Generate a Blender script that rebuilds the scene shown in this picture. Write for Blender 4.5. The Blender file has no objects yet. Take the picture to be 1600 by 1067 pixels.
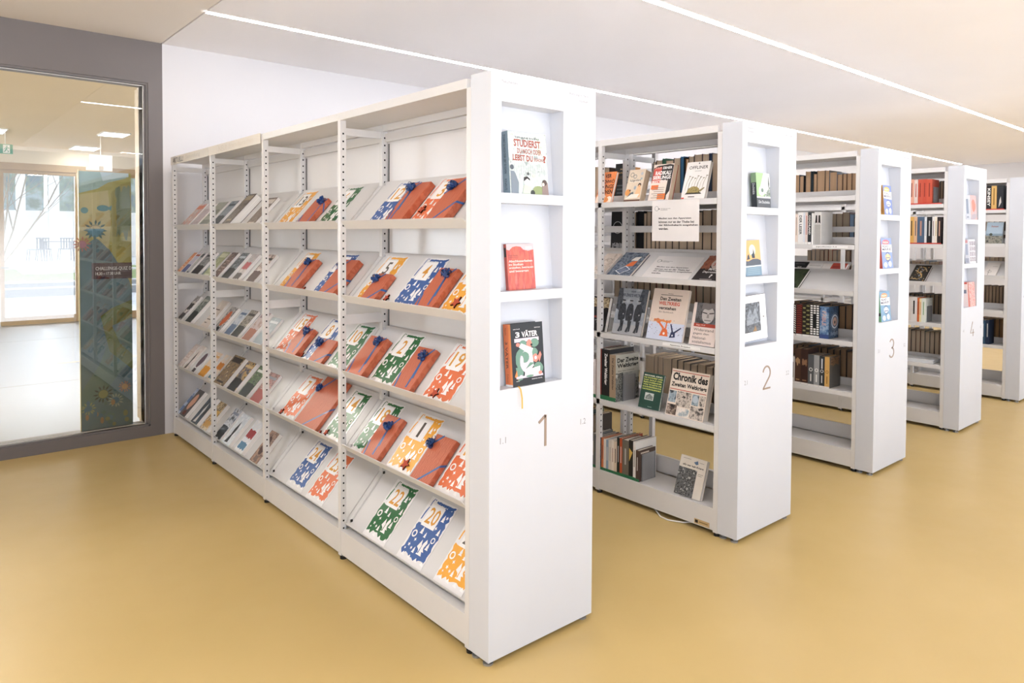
import bpy, bmesh, math, random
from mathutils import Vector, Matrix
S = bpy.context.scene
COL = S.collection
rnd = random.Random(11)

# ------------------------------------------------------------------ camera
cam_data = bpy.data.cameras.new('camera'); cam = bpy.data.objects.new('camera', cam_data); COL.objects.link(cam)
F_PX, YAW, PITCH, ROLL = 1118.97, 0.72861, -0.02716, 0.006456
cam_data.sensor_width = 36.0; cam_data.lens = F_PX * 36.0 / 1600.0
cam_data.shift_x = -41.87 / 1600.0; cam_data.shift_y = -134.82 / 1600.0
cam_data.clip_start = 0.05; cam_data.clip_end = 300
_F = Vector((math.sin(YAW) * math.cos(PITCH), math.cos(YAW) * math.cos(PITCH), math.sin(PITCH)))
_R = Vector((math.cos(YAW), -math.sin(YAW), 0)); _U = _R.cross(_F)
_R2 = _R * math.cos(ROLL) + _U * math.sin(ROLL); _U2 = -_R * math.sin(ROLL) + _U * math.cos(ROLL)
mw = Matrix((_R2, _U2, -_F)).transposed().to_4x4(); mw.translation = Vector((-1.6371, -2.1058, 1.6384))
cam.matrix_world = mw
S.camera = cam

# ------------------------------------------------------------------ world and light
W = bpy.data.worlds.new('overcast_sky'); S.world = W; W.use_nodes = True
# pale overcast sky above the horizon, ground glow added below to light the ceiling
SKY, GROUND = 1.1, 4.5
_n = W.node_tree.nodes; _l = W.node_tree.links; bg = _n['Background']
_tc = _n.new('ShaderNodeTexCoord'); _sx = _n.new('ShaderNodeSeparateXYZ'); _mr = _n.new('ShaderNodeMapRange'); _mx = _n.new('ShaderNodeMix'); _mx.data_type = 'RGBA'
_mr.inputs[1].default_value = -0.03; _mr.inputs[2].default_value = 0.03
_mx.inputs[6].default_value = (0.90 * GROUND, 0.93 * GROUND, 1.0 * GROUND, 1); _mx.inputs[7].default_value = (0.84 * SKY, 0.93 * SKY, 1.08 * SKY, 1)
_l.new(_tc.outputs['Generated'], _sx.inputs[0]); _l.new(_sx.outputs['Z'], _mr.inputs[0]); _l.new(_mr.outputs[0], _mx.inputs[0]); _l.new(_mx.outputs[2], bg.inputs[0])
# sky towards the courtyard (+Y) boosted to brighten it
_my = _n.new('ShaderNodeMapRange'); _my.inputs[1].default_value = 0.72; _my.inputs[2].default_value = 0.9; _my.inputs[3].default_value = 1.0; _my.inputs[4].default_value = 15.0
_l.new(_sx.outputs['Y'], _my.inputs[0]); _l.new(_my.outputs[0], bg.inputs[1])
STRIP = 40.0          # ceiling light lines
SQUARE = 28.0         # added square lights left of the aisles, out of view
S.view_settings.view_transform = 'Standard'; S.view_settings.look = 'None'
S.view_settings.gamma = 1.0; S.view_settings.use_curve_mapping = False
S.view_settings.exposure = 0.45

# ------------------------------------------------------------------ materials
def lin(c): return c / 12.92 if c <= 0.04045 else ((c + 0.055) / 1.055) ** 2.4
def rgb(c):
    if isinstance(c, str): c = tuple(int(c[i:i + 2], 16) for i in (0, 2, 4))
    return tuple(lin(x / 255.0) for x in c) + (1.0,)
MATS = {}
def mat(name, c='cccccc', rough=0.55, spec=0.4, var=0.03, scale=6.0, metal=0.0, emit=0.0, coat=0.0):
    if name in MATS: return MATS[name]
    m = bpy.data.materials.new(name); m.use_nodes = True; nt = m.node_tree; b = nt.nodes['Principled BSDF']
    col = rgb(c)
    b.inputs['Roughness'].default_value = rough; b.inputs['Specular IOR Level'].default_value = spec
    b.inputs['Metallic'].default_value = metal; b.inputs['Coat Weight'].default_value = coat
    tc = nt.nodes.new('ShaderNodeTexCoord'); n = nt.nodes.new('ShaderNodeTexNoise'); n.inputs['Scale'].default_value = scale
    n.inputs['Detail'].default_value = 3.0
    r = nt.nodes.new('ShaderNodeValToRGB')
    r.color_ramp.elements[0].color = tuple(max(0, x * (1 - var)) for x in col[:3]) + (1,)
    r.color_ramp.elements[1].color = tuple(min(1, x * (1 + var)) for x in col[:3]) + (1,)
    r.color_ramp.elements[0].position = 0.35; r.color_ramp.elements[1].position = 0.65
    nt.links.new(tc.outputs['Object'], n.inputs['Vector']); nt.links.new(n.outputs['Fac'], r.inputs['Fac'])
    nt.links.new(r.outputs['Color'], b.inputs['Base Color'])
    if emit:
        b.inputs['Emission Color'].default_value = col; b.inputs['Emission Strength'].default_value = emit
    MATS[name] = m
    return m
def ink(c, rough=0.5):
    return mat('ink_' + c, c, rough, 0.35, 0.02, 20)
def photo(cols, scale=30.0, rough=0.35, stretch=(1, 1, 1)):
    """printed picture: blotchy noise through a palette"""
    key = 'print_' + '_'.join(cols) + '_%d' % scale + '_%g_%g' % (stretch[0], stretch[2])
    if key in MATS: return MATS[key]
    m = bpy.data.materials.new('printed_picture'); m.use_nodes = True; nt = m.node_tree; b = nt.nodes['Principled BSDF']
    b.inputs['Roughness'].default_value = rough; b.inputs['Specular IOR Level'].default_value = 0.4
    tc = nt.nodes.new('ShaderNodeTexCoord'); mp = nt.nodes.new('ShaderNodeMapping'); mp.inputs['Scale'].default_value = stretch
    oi = nt.nodes.new('ShaderNodeObjectInfo'); n = nt.nodes.new('ShaderNodeTexNoise'); n.noise_dimensions = '4D'
    n.inputs['Scale'].default_value = scale; n.inputs['Detail'].default_value = 4.0; n.inputs['Roughness'].default_value = 0.6
    ml = nt.nodes.new('ShaderNodeMath'); ml.operation = 'MULTIPLY'; ml.inputs[1].default_value = 40.0
    r = nt.nodes.new('ShaderNodeValToRGB'); k = len(cols)
    while len(r.color_ramp.elements) < k: r.color_ramp.elements.new(0.5)
    for i, c in enumerate(cols):
        e = r.color_ramp.elements[i]; e.position = 0.36 + 0.28 * i / max(1, k - 1); e.color = rgb(c)
    L = nt.links.new
    L(tc.outputs['Object'], mp.inputs['Vector']); L(mp.outputs['Vector'], n.inputs['Vector'])
    L(oi.outputs['Random'], ml.inputs[0]); L(ml.outputs[0], n.inputs['W'])
    L(n.outputs['Fac'], r.inputs['Fac']); L(r.outputs['Color'], b.inputs['Base Color'])
    MATS[key] = m
    return m
def pages_mat(c='d9cdbd'):
    key = 'pages_' + c
    if key in MATS: return MATS[key]
    m = bpy.data.materials.new('page_edges'); m.use_nodes = True; nt = m.node_tree; b = nt.nodes['Principled BSDF']
    b.inputs['Roughness'].default_value = 0.9; b.inputs['Specular IOR Level'].default_value = 0.1
    tc = nt.nodes.new('ShaderNodeTexCoord'); mp = nt.nodes.new('ShaderNodeMapping'); mp.inputs['Scale'].default_value = (2, 420, 2)
    n = nt.nodes.new('ShaderNodeTexNoise'); n.inputs['Scale'].default_value = 1.0
    r = nt.nodes.new('ShaderNodeValToRGB'); col = rgb(c)
    r.color_ramp.elements[0].position = .35; r.color_ramp.elements[1].position = .65
    r.color_ramp.elements[0].color = tuple(x * .82 for x in col[:3]) + (1,); r.color_ramp.elements[1].color = col
    L = nt.links.new
    L(tc.outputs['Object'], mp.inputs['Vector']); L(mp.outputs['Vector'], n.inputs['Vector'])
    L(n.outputs['Fac'], r.inputs['Fac']); L(r.outputs['Color'], b.inputs['Base Color'])
    MATS[key] = m
    return m
def glass_mat(name, tint=(1, 1, 1, 1), refl=1.0):
    if name in MATS: return MATS[name]
    m = bpy.data.materials.new(name); m.use_nodes = True; nt = m.node_tree; nt.nodes.remove(nt.nodes['Principled BSDF'])
    o = nt.nodes['Material Output']; t = nt.nodes.new('ShaderNodeBsdfTransparent'); t.inputs[0].default_value = tint
    g = nt.nodes.new('ShaderNodeBsdfGlossy'); g.inputs['Roughness'].default_value = 0.0
    f = nt.nodes.new('ShaderNodeFresnel'); f.inputs['IOR'].default_value = 1.52
    mx = nt.nodes.new('ShaderNodeMixShader'); k = nt.nodes.new('ShaderNodeMath'); k.operation = 'MULTIPLY'; k.inputs[1].default_value = refl
    L = nt.links.new
    L(f.outputs[0], k.inputs[0]); L(k.outputs[0], mx.inputs[0]); L(t.outputs[0], mx.inputs[1]); L(g.outputs[0], mx.inputs[2])
    L(mx.outputs[0], o.inputs[0]); MATS[name] = m
    return m

WHITE = mat('white_powder_coat', 'eceaea', 0.38, 0.45, 0.01)
PANELW = mat('white_panel_laminate', 'd0d3da', 0.42, 0.4, 0.006)
SHELFW = mat('white_shelf_steel', 'd7d5d4', 0.4, 0.45, 0.01)
WALLW = mat('white_wall_paint', 'd2d0d1', 0.85, 0.2, 0.01, 1.5)
CEILW = mat('white_ceiling_paint', 'f7f4f5', 0.9, 0.15, 0.012, 0.8)
GREY = mat('grey_frame_paint', '706a68', 0.5, 0.35, 0.03, 1.2)
HOLE = mat('dark_hole', '1c1c1e', 0.8, 0.1)
BLACK = mat('black_plastic', '161616', 0.5, 0.4)
STEEL = mat('galvanised_steel', '9a9c9f', 0.35, 0.5, 0.05, 30, metal=0.6)
NUMC = mat('bronze_lettering', '9c8878', 0.4, 0.4)
GREYT = mat('grey_lettering', '8d8b8c', 0.6, 0.3)
PAGES = pages_mat('e2d9ce'); PAGESW = pages_mat('efebe6'); PAGESB = pages_mat('cdb8a0'); PAGESD = pages_mat('a99480')

# floor: ochre resin with faint mottling and a soft sheen
def floor_mat():
    m = bpy.data.materials.new('ochre_resin_floor'); m.use_nodes = True; nt = m.node_tree; b = nt.nodes['Principled BSDF']
    b.inputs['Roughness'].default_value = 0.36; b.inputs['Specular IOR Level'].default_value = 0.45
    tc = nt.nodes.new('ShaderNodeTexCoord'); n = nt.nodes.new('ShaderNodeTexNoise'); n.inputs['Scale'].default_value = 1.3; n.inputs['Detail'].default_value = 6
    r = nt.nodes.new('ShaderNodeValToRGB'); r.color_ramp.elements[0].position = .3; r.color_ramp.elements[1].position = .7
    r.color_ramp.elements[0].color = rgb('c2a76c'); r.color_ramp.elements[1].color = rgb('c9ae74')
    n2 = nt.nodes.new('ShaderNodeTexNoise'); n2.inputs['Scale'].default_value = 7; n2.inputs['Detail'].default_value = 5
    r2 = nt.nodes.new('ShaderNodeMapRange'); r2.inputs[3].default_value = .30; r2.inputs[4].default_value = .44
    L = nt.links.new
    L(tc.outputs['Object'], n.inputs['Vector']); L(n.outputs['Fac'], r.inputs['Fac']); L(r.outputs['Color'], b.inputs['Base Color'])
    L(tc.outputs['Object'], n2.inputs['Vector']); L(n2.outputs['Fac'], r2.inputs[0]); L(r2.outputs[0], b.inputs['Roughness'])
    return m
FLOOR = floor_mat()

# ------------------------------------------------------------------ mesh helpers
class MB:
    def __init__(self, M=None): self.v = []; self.f = []; self.m = []; self.mats = []; self.M = M
    def mi(self, m):
        if m not in self.mats: self.mats.append(m)
        return self.mats.index(m)
    def add(self, vs, fs, m, M=None):
        b = len(self.v); i = self.mi(m)
        for p in vs:
            p = Vector(p)
            if M: p = M @ p
            if self.M: p = self.M @ p
            self.v.append(tuple(p))
        for f in fs: self.f.append([b + j for j in f]); self.m.append(i)
        return self
    def box(self, x0, y0, z0, x1, y1, z1, m, M=None):
        if x1 < x0: x0, x1 = x1, x0
        if y1 < y0: y0, y1 = y1, y0
        if z1 < z0: z0, z1 = z1, z0
        vs = [(x0, y0, z0), (x1, y0, z0), (x1, y1, z0), (x0, y1, z0), (x0, y0, z1), (x1, y0, z1), (x1, y1, z1), (x0, y1, z1)]
        return self.add(vs, [(0, 3, 2, 1), (4, 5, 6, 7), (0, 1, 5, 4), (1, 2, 6, 5), (2, 3, 7, 6), (3, 0, 4, 7)], m, M)
    def prism(self, pts, axis, a, b, m, M=None):
        """extrude a 2D outline along an axis: 'y' -> pts are (x,z); 'x' -> (y,z); 'z' -> (x,y)"""
        def P(p, t):
            return {'y': (p[0], t, p[1]), 'x': (t, p[0], p[1]), 'z': (p[0], p[1], t)}[axis]
        n = len(pts); vs = [P(p, a) for p in pts] + [P(p, b) for p in pts]
        fs = [tuple(range(n))[::-1], tuple(range(n, 2 * n))] + [(i, (i + 1) % n, n + (i + 1) % n, n + i) for i in range(n)]
        return self.add(vs, fs, m, M)
    def cyl(self, p0, p1, r0, m, r1=None, n=12):
        p0 = Vector(p0); p1 = Vector(p1); r1 = r0 if r1 is None else r1; d = (p1 - p0).normalized()
        a = d.orthogonal().normalized(); c = d.cross(a); vs = []
        for p, r in ((p0, r0), (p1, r1)):
            for i in range(n):
                t = 2 * math.pi * i / n; vs.append(p + (a * math.cos(t) + c * math.sin(t)) * r)
        fs = [tuple(range(n))[::-1], tuple(range(n, 2 * n))] + [(i, (i + 1) % n, n + (i + 1) % n, n + i) for i in range(n)]
        return self.add(vs, fs, m)
    def tube(self, pts, r, m, n=6, flat=1.0):
        pts = [Vector(p) for p in pts]; vs = []; fs = []; a = None
        for i, p in enumerate(pts):
            d = (pts[min(i + 1, len(pts) - 1)] - pts[max(i - 1, 0)]).normalized()
            a = d.orthogonal().normalized() if a is None else (a - d * a.dot(d)).normalized()
            c = d.cross(a)
            for k in range(n):
                t = 2 * math.pi * k / n; vs.append(p + a * math.cos(t) * r + c * math.sin(t) * r * flat)
        for i in range(len(pts) - 1):
            for k in range(n): fs.append((i * n + k, i * n + (k + 1) % n, (i + 1) * n + (k + 1) % n, (i + 1) * n + k))
        fs.append(tuple(range(n))[::-1]); fs.append(tuple(range((len(pts) - 1) * n, len(pts) * n)))
        return self.add(vs, fs, m)
    def build(self, name, parent=None, bevel=0, smooth=False):
        me = bpy.data.meshes.new(name); me.from_pydata(self.v, [], self.f)
        for m in self.mats: me.materials.append(m)
        me.polygons.foreach_set('material_index', self.m)
        if smooth: me.polygons.foreach_set('use_smooth', [True] * len(self.f))
        me.update()
        bm = bmesh.new(); bm.from_mesh(me); bmesh.ops.recalc_face_normals(bm, faces=bm.faces); bm.to_mesh(me); bm.free()
        o = bpy.data.objects.new(name, me); COL.objects.link(o)
        if parent: o.parent = parent
        if bevel:
            bv = o.modifiers.new('bevel', 'BEVEL'); bv.width = bevel; bv.segments = 2; bv.limit_method = 'ANGLE'
        return o
USED = {}
import re
UN = {'1': 'first', '2': 'second', '3': 'third', '4': 'fourth', '5': 'fifth'}
NUMW = 'zero one two three four five six seven eight nine ten eleven twelve thirteen fourteen fifteen sixteen seventeen eighteen nineteen twenty twenty-one twenty-two twenty-three twenty-four'.split()
def tag(o, label, cat, group=None):
    label = re.sub(r'(aisle )?(unit|panel) ([1-5])', lambda m_: UN[m_.group(3)] + ' ' + m_.group(2), label)
    label = re.sub(r'number (\d+)', lambda m_: 'number ' + NUMW[int(m_.group(1))], label)
    o['label'] = label; o['category'] = cat
    if group: o['group'] = group
    n = len(label.split())
    if n < 4 or n > 16: print('LABEL LENGTH', n, label)
    if label in USED: print('DUPLICATE LABEL', label)
    USED[label] = 1
    return o
def thing(name, label, cat, loc=(0, 0, 0), group=None, M=None):
    o = bpy.data.objects.new(name, None); COL.objects.link(o); o.empty_display_size = .1
    if M is not None: o.matrix_world = M
    else: o.location = loc
    return tag(o, label, cat, group)
def struct(o): o['kind'] = 'structure'; return o
ORD = ['first', 'second', 'third', 'fourth', 'fifth', 'sixth', 'seventh', 'eighth', 'ninth', 'tenth', 'eleventh', 'twelfth', 'thirteenth',
       'fourteenth', 'fifteenth', 'sixteenth', 'seventeenth', 'eighteenth', 'nineteenth', 'twentieth', 'twenty-first', 'twenty-second', 'twenty-third', 'twenty-fourth']

TEXTC = {}
def text_geo(s, bold=0.0):
    k = (s, bold)
    if k in TEXTC: return TEXTC[k]
    cu = bpy.data.curves.new('lettering', 'FONT'); cu.body = s; cu.offset = bold; cu.resolution_u = 2; cu.fill_mode = 'FRONT'
    ob = bpy.data.objects.new('lettering', cu); me = bpy.data.meshes.new_from_object(ob)
    vs = [(v.co.x, v.co.y) for v in me.vertices]; fs = [tuple(p.vertices) for p in me.polygons]
    bpy.data.objects.remove(ob); bpy.data.curves.remove(cu); bpy.data.meshes.remove(me)
    x0 = min(v[0] for v in vs); x1 = max(v[0] for v in vs); y0 = min(v[1] for v in vs); y1 = max(v[1] for v in vs)
    vs = [((x - x0) / (x1 - x0), (y - y0) / (y1 - y0)) for x, y in vs]
    TEXTC[k] = (vs, fs)
    return TEXTC[k]
class Art:
    """flat printing on one face of a thing, in fractions (0..1) of that face"""
    def __init__(s, mb, O, r, u, w, h):
        s.mb = mb; s.O = Vector(O); s.r = Vector(r); s.u = Vector(u); s.n = s.r.cross(s.u); s.w = w; s.h = h; s.k = 1
    def P(s, a, b): return s.O + s.r * (a * s.w) + s.u * (b * s.h) + s.n * (0.00012 + 0.00007 * s.k)
    def poly(s, pts, m): s.mb.add([s.P(*p) for p in pts], [tuple(range(len(pts)))], m); s.k += 1; return s
    def rect(s, a0, b0, a1, b1, m): return s.poly([(a0, b0), (a1, b0), (a1, b1), (a0, b1)], m)
    def disc(s, a, b, ra, m, rb=None, n=16, wob=0, seed=0):
        rb = rb or ra * s.w / s.h; q = random.Random(seed)
        return s.poly([(a + ra * (1 + wob * q.uniform(-1, 1)) * math.cos(2 * math.pi * i / n), b + rb * (1 + wob * q.uniform(-1, 1)) * math.sin(2 * math.pi * i / n)) for i in range(n)], m)
    def ring(s, a, b, ra, t, m, n=16):
        rb = ra * s.w / s.h; tb = t * s.w / s.h
        vs = []
        for i in range(n):
            c, d = math.cos(2 * math.pi * i / n), math.sin(2 * math.pi * i / n)
            vs += [s.P(a + ra * c, b + rb * d), s.P(a + (ra - t) * c, b + (rb - tb) * d)]
        s.mb.add(vs, [(2 * i, 2 * ((i + 1) % n), 2 * ((i + 1) % n) + 1, 2 * i + 1) for i in range(n)], m); s.k += 1; return s
    def text(s, t, a0, b0, a1, b1, m, bold=0.0, rot=False, slant=0.0):
        vs, fs = text_geo(t, bold)
        if rot: vs2 = [s.P(a0 + (y) * (a1 - a0), b1 - x * (b1 - b0)) for x, y in vs]      # reads downwards
        else: vs2 = [s.P(a0 + (x + slant * y) * (a1 - a0), b0 + y * (b1 - b0)) for x, y in vs]
        s.mb.add(vs2, fs, m); s.k += 1; return s
    def jag(s, a0, b0, a1, b1, m, amp=.02, n=9, seed=0):
        q = random.Random(seed); pts = []
        for i in range(n): pts.append((a0 + (a1 - a0) * i / n, b0 + q.uniform(-amp, amp) * 1.3))
        for i in range(n): pts.append((a1 + q.uniform(-amp, amp), b0 + (b1 - b0) * i / n))
        for i in range(n): pts.append((a1 + (a0 - a1) * i / n, b1 + q.uniform(-amp, amp)))
        for i in range(n): pts.append((a0 + q.uniform(-amp, amp), b1 + (b0 - b1) * i / n))
        return s.poly(pts, m)
    def star(s, a, b, ra, m, rot=0, n=5, inner=.42):
        k = s.w / s.h
        return s.poly([(a + ra * (1 if i % 2 == 0 else inner) * math.sin(rot + math.pi * i / n), b + k * ra * (1 if i % 2 == 0 else inner) * math.cos(rot + math.pi * i / n)) for i in range(2 * n)], m)

def frameM(o, x, z):
    """matrix whose local X is x and local Z is z, at o"""
    x = Vector(x).normalized(); z = Vector(z).normalized(); y = z.cross(x).normalized()
    M = Matrix((x, y, z)).transposed().to_4x4(); M.translation = Vector(o)
    return M

def book(w, h, t, M, cover, label, front=None, spine=None, spine_m=None, pages=None, cat='book', group=None, parts=True, name='book', back_m=None, hard=True, right=None):
    """local: X across the cover (spine at -X), Y from front cover to back, Z up"""
    pages = pages or PAGES; c = 0.0022 if (hard and t > .01) else 0.0006; g = .003 if hard else .0004
    mb = MB(); sm = spine_m or cover
    mb.box(-w / 2, 0, 0, w / 2, c, h, cover); mb.box(-w / 2, t - c, 0, w / 2, t, h, back_m or cover); mb.box(-w / 2, c, 0, -w / 2 + c * 1.3, t - c, h, sm)
    if sm is not cover: mb.box(-w / 2 - .0003, 0.0002, 0, -w / 2, t - .0002, h, sm)
    if front: front(Art(mb, (-w / 2, 0, 0), (1, 0, 0), (0, 0, 1), w, h))
    if spine: spine(Art(mb, (-w / 2 - .0004, t, 0), (0, -1, 0), (0, 0, 1), t, h))
    if parts:
        root = thing(name, label, cat, M=M, group=group); mb.build('cover', root)
        MB().box(-w / 2 + c * 1.3, c, g, w / 2 - g, t - c, h - g, pages).build('page_block', root)
        return root
    mb.box(-w / 2 + c * 1.3, c, g, w / 2 - g, t - c, h - g, pages)
    o = mb.build(name); o.matrix_world = M
    return tag(o, label, cat, group)

# ------------------------------------------------------------------ room
WY = 4.254; CZ = 3.161; XW = -0.041
floor = struct(MB().box(-8, -5.6, -.15, 15, 14.2, 0, FLOOR).build('floor'))
ceiling = struct(MB().box(XW, -5.6, CZ, 15, WY, CZ + .2, CEILW).box(-8, -5.6, CZ + .004, XW - .008, WY, CZ + .2, mat('beige_ceiling_paint', 'ebe3da', .9, .15, .01, .8)).build('ceiling'))
struct(MB().box(XW, WY, 0, 15, WY + .17, CZ + .2, WALLW).build('wall_back'))
struct(MB().box(15, -5.6, 0, 15.2, WY + .2, CZ + .2, WALLW).build('wall_right'))
struct(MB().box(-8.2, -2.0, 0, -8, 6.0, CZ + .2, WALLW).build('wall_left'))
# glazed wall: grey frame, pane
w1 = bpy.data.objects.new('window_1', None); COL.objects.link(w1); struct(w1)
fr = MB(); x0f = -4.2
fr.box(x0f, WY, 2.835, XW, WY + .17, CZ + .2, GREY)
fr.box(-.145, WY, 0, XW, WY + .17, 2.835, GREY)
fr.box(-.160, WY + .012, .095, -.145, WY + .17, 2.835, GREY); fr.box(-.176, WY + .024, .107, -.160, WY + .17, 2.815, GREY)
fr.box(x0f, WY, 0, -.145, WY + .17, .085, GREY); fr.box(x0f, WY + .012, .085, -.16, WY + .17, .098, GREY)
fr.box(x0f, WY + .012, 2.818, -.16, WY + .17, 2.835, GREY)
fr.box(x0f, WY, 0, x0f + .1, WY + .17, 2.835, GREY)
fr.build('frame', w1)
TIM = mat('pale_oak', 'cdb694', .5, .3, .06, 8)
MB().box(-.176, WY + .045, .107, -.160, WY + .30, 2.815, TIM).box(-.16, WY + .17, 0, XW, WY + .3, 2.9, TIM).build('timber_reveal', w1)
bead = mat('silver_bead', 'b9b4ae', .3, .5, .02, metal=.5)
MB().box(-.180, WY + .02, .107, -.176, WY + .03, 2.812, bead).box(x0f + .1, WY + .02, 2.808, -.176, WY + .03, 2.812, bead).box(x0f + .1, WY + .02, .107, -.176, WY + .03, .112, bead).build('glazing_bead', w1)
MB().box(x0f + .1, WY + .03, .098, -.176, WY + .038, 2.82, glass_mat('double_glazing', (.97, .985, .98, 1), 1.8)).build('pane', w1)
struct(MB().box(-8, WY, 0, x0f, WY + .17, CZ + .2, WALLW).build('wall_back_left'))

# vestibule beyond the glass
DY_ = 13.45
CREAM = mat('cream_plaster', 'e9dcc4', .85, .2, .01, 1)
struct(MB().box(-8, WY + .2, -.1, 4.2, DY_ + .3, .0008, mat('sheen_toned_floor', '807d79', .28, .3, .02, 1)).build('floor_vestibule'))  # grey instead of ochre, daylight sheen put into the colour
struct(MB().box(-8, WY + .17, CZ, 4.2, 13.45, CZ + .2, mat('warm_light_toned_ceiling', 'f2dcb6', .8, .2, .01, 1)).build('ceiling_vestibule'))  # warm bounce light put into the ceiling colour
struct(MB().box(4.0, WY + .17, 0, 4.2, 14, CZ + .2, CREAM).build('wall_vestibule_right'))
DY = 13.45
struct(MB().box(-8, DY, 2.862, 4.2, DY + .3, CZ + .2, CREAM).build('wall_far'))
BR = mat('tan_timber_frame', 'b59a76', .5, .3, .06, 5)
d1 = bpy.data.objects.new('door_1', None); COL.objects.link(d1); struct(d1)
db = MB(); db.box(-.34, DY, 0, -.276, DY + .08, 2.74, BR).box(.783, DY, 0, .806, DY + .08, 2.74, BR).box(-.276, DY, 0, .783, DY + .08, .138, BR).box(-.276, DY, 2.675, .783, DY + .08, 2.74, BR)
db.build('door_leaf', d1)
MB().box(-.276, DY + .03, .138, .783, DY + .04, 2.675, glass_mat('clear_glass')).build('pane', d1)
MB().cyl((-.31, DY - .05, 1.02), (-.31, DY, 1.02), .012, STEEL).cyl((-.31, DY - .05, 1.02), (-.22, DY - .05, 1.02), .01, STEEL).build('door_handle', d1)
MB().box(-4, DY - .02, 2.74, 4, DY + .1, 2.862, BR).build('transom', d1)
w2 = bpy.data.objects.new('window_2', None); COL.objects.link(w2); struct(w2)
MB().box(.806, DY - .02, 0, .844, DY + .08, 2.74, mat('brushed_brass', 'd8c39b', .3, .5, .03, 9)).box(.844, DY, 0, 2.4, DY + .08, .14, BR).box(.844, DY, 2.70, 2.4, DY + .08, 2.74, BR).box(2.4, DY, 0, 2.5, DY + .08, 2.74, BR).box(1.86, DY, .14, 1.95, DY + .08, 2.70, BR).build('frame', w2)
MB().box(.844, DY + .03, .14, 2.4, DY + .04, 2.70, glass_mat('clear_glass')).build('pane', w2)
w3 = bpy.data.objects.new('window_3', None); COL.objects.link(w3); struct(w3)
MB().box(-2.9, DY, 0, -.36, DY + .08, .14, BR).box(-2.9, DY, 2.70, -.36, DY + .08, 2.74, BR).box(-3, DY, 0, -2.9, DY + .08, 2.74, BR).build('frame', w3)
MB().box(-2.9, DY + .03, .14, -.36, DY + .04, 2.70, glass_mat('clear_glass')).build('pane', w3)
struct(MB().box(-8, DY, 0, -3, DY + .3, 2.862, CREAM).build('wall_far_left'))
struct(MB().box(2.5, DY, 0, 4.2, DY + .3, 2.862, CREAM).build('wall_far_right'))
JT = mat('floor_joint', '8f8b7c', .7, .2)
for i, yy in enumerate((7.24, 11.1)):
    struct(MB().box(-3, yy, 0, 3.9, yy + .012, .0015, JT).build('trim_%d' % (i + 1)))
struct(MB().box(-.19, 8.52, 0, 1.4, 8.60, .002, mat('brass_floor_slot', 'b59a6c', .4, .4)).build('trim_3'))
# ceiling panels of light in the vestibule
LAMP = mat('lit_diffuser', 'ffffff', .5, .2, 0, emit=9.0)
LAMPB = mat('added_bright_diffuser', 'fff6ea', .5, .2, 0, emit=85.0)
LAMPF = mat('lamp_rim', 'efeae4', .5, .3)
VL = [(-.75, 11.3, .62, .62, 'square ceiling light left of the exit sign, seen through the glass'), (.84, 10.5, .34, .5, 'square ceiling light near the right edge of the glazing'),
      (.86, 12.93, .38, .6, 'square ceiling light closest to the courtyard door'),
      (-1.6, 6.3, .62, .62, 'added unseen square light just inside the glazing, left'), (1.2, 6.3, .62, .62, 'added unseen square light just inside the glazing, right')]  # last two are out of view, added to brighten the vestibule
for cx, cy, a, b, lb in VL:
    t = thing('ceiling_light', lb, 'ceiling light', (cx, cy, CZ))
    MB().box(-a / 2 - .012, -b / 2 - .012, -.02, a / 2 + .012, -b / 2, 0, LAMPF).box(-a / 2 - .012, b / 2, -.02, a / 2 + .012, b / 2 + .012, 0, LAMPF).box(-a / 2 - .012, -b / 2, -.02, -a / 2, b / 2, 0, LAMPF).box(a / 2, -b / 2, -.02, a / 2 + .012, b / 2, 0, LAMPF).build('frame', t)
    MB().box(-a / 2, -b / 2, -.012, a / 2, b / 2, 0, LAMP if cy > 8 else LAMPB).build('diffuser', t)
# exit sign
t = thing('exit_sign', 'green and white running-man exit sign hung from the vestibule ceiling', 'sign', (-.46, 11, 2.795))
GRN = mat('exit_green', '4f9a72', .5, .3)
mb = MB().box(-.09, 0, 0, .088, .03, .138, GRN); A = Art(mb, (-.09, 0, 0), (1, 0, 0), (0, 0, 1), .178, .138); WI = ink('f4f4ee')
A.rect(.34, .06, .80, .94, WI)
A.disc(.60, .78, .05, GRN).poly([(.55, .70), (.66, .66), (.60, .42), (.50, .45)], GRN).poly([(.55, .48), (.62, .42), (.74, .28), (.70, .14), (.65, .15), (.67, .27)], GRN)
A.poly([(.50, .46), (.58, .42), (.52, .26), (.42, .16), (.38, .20), (.46, .30)], GRN).poly([(.56, .68), (.46, .60), (.40, .48), (.44, .46), (.50, .56)], GRN).poly([(.62, .64), (.72, .54), (.78, .58), (.76, .62), (.66, .68)], GRN)
mb.build('sign_box', t)
MB().cyl((0, .015, .138), (0, .015, CZ - 2.795), .004, LAMPF).build('hanging_rod', t)
# white lamp box
t = thing('emergency_lamp', 'white box lamp hanging above the striped banner, beyond the glass', 'lamp', (.755, 11, 2.62))
MB().box(-.16, 0, 0, .16, .03, .25, mat('white_lamp_housing', 'f5efe9', .5, .3)).box(-.20, -.002, .0, -.12, .03, .05, LAMPF).build('housing', t, bevel=.003)
MB().box(-.02, -.03, .02, .03, 0, .07, mat('small_lens', 'cdbfae', .4, .4)).build('lens', t)
MB().cyl((0, .015, .25), (0, .015, CZ - 2.62), .006, LAMPF).build('hanging_rod', t)

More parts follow.
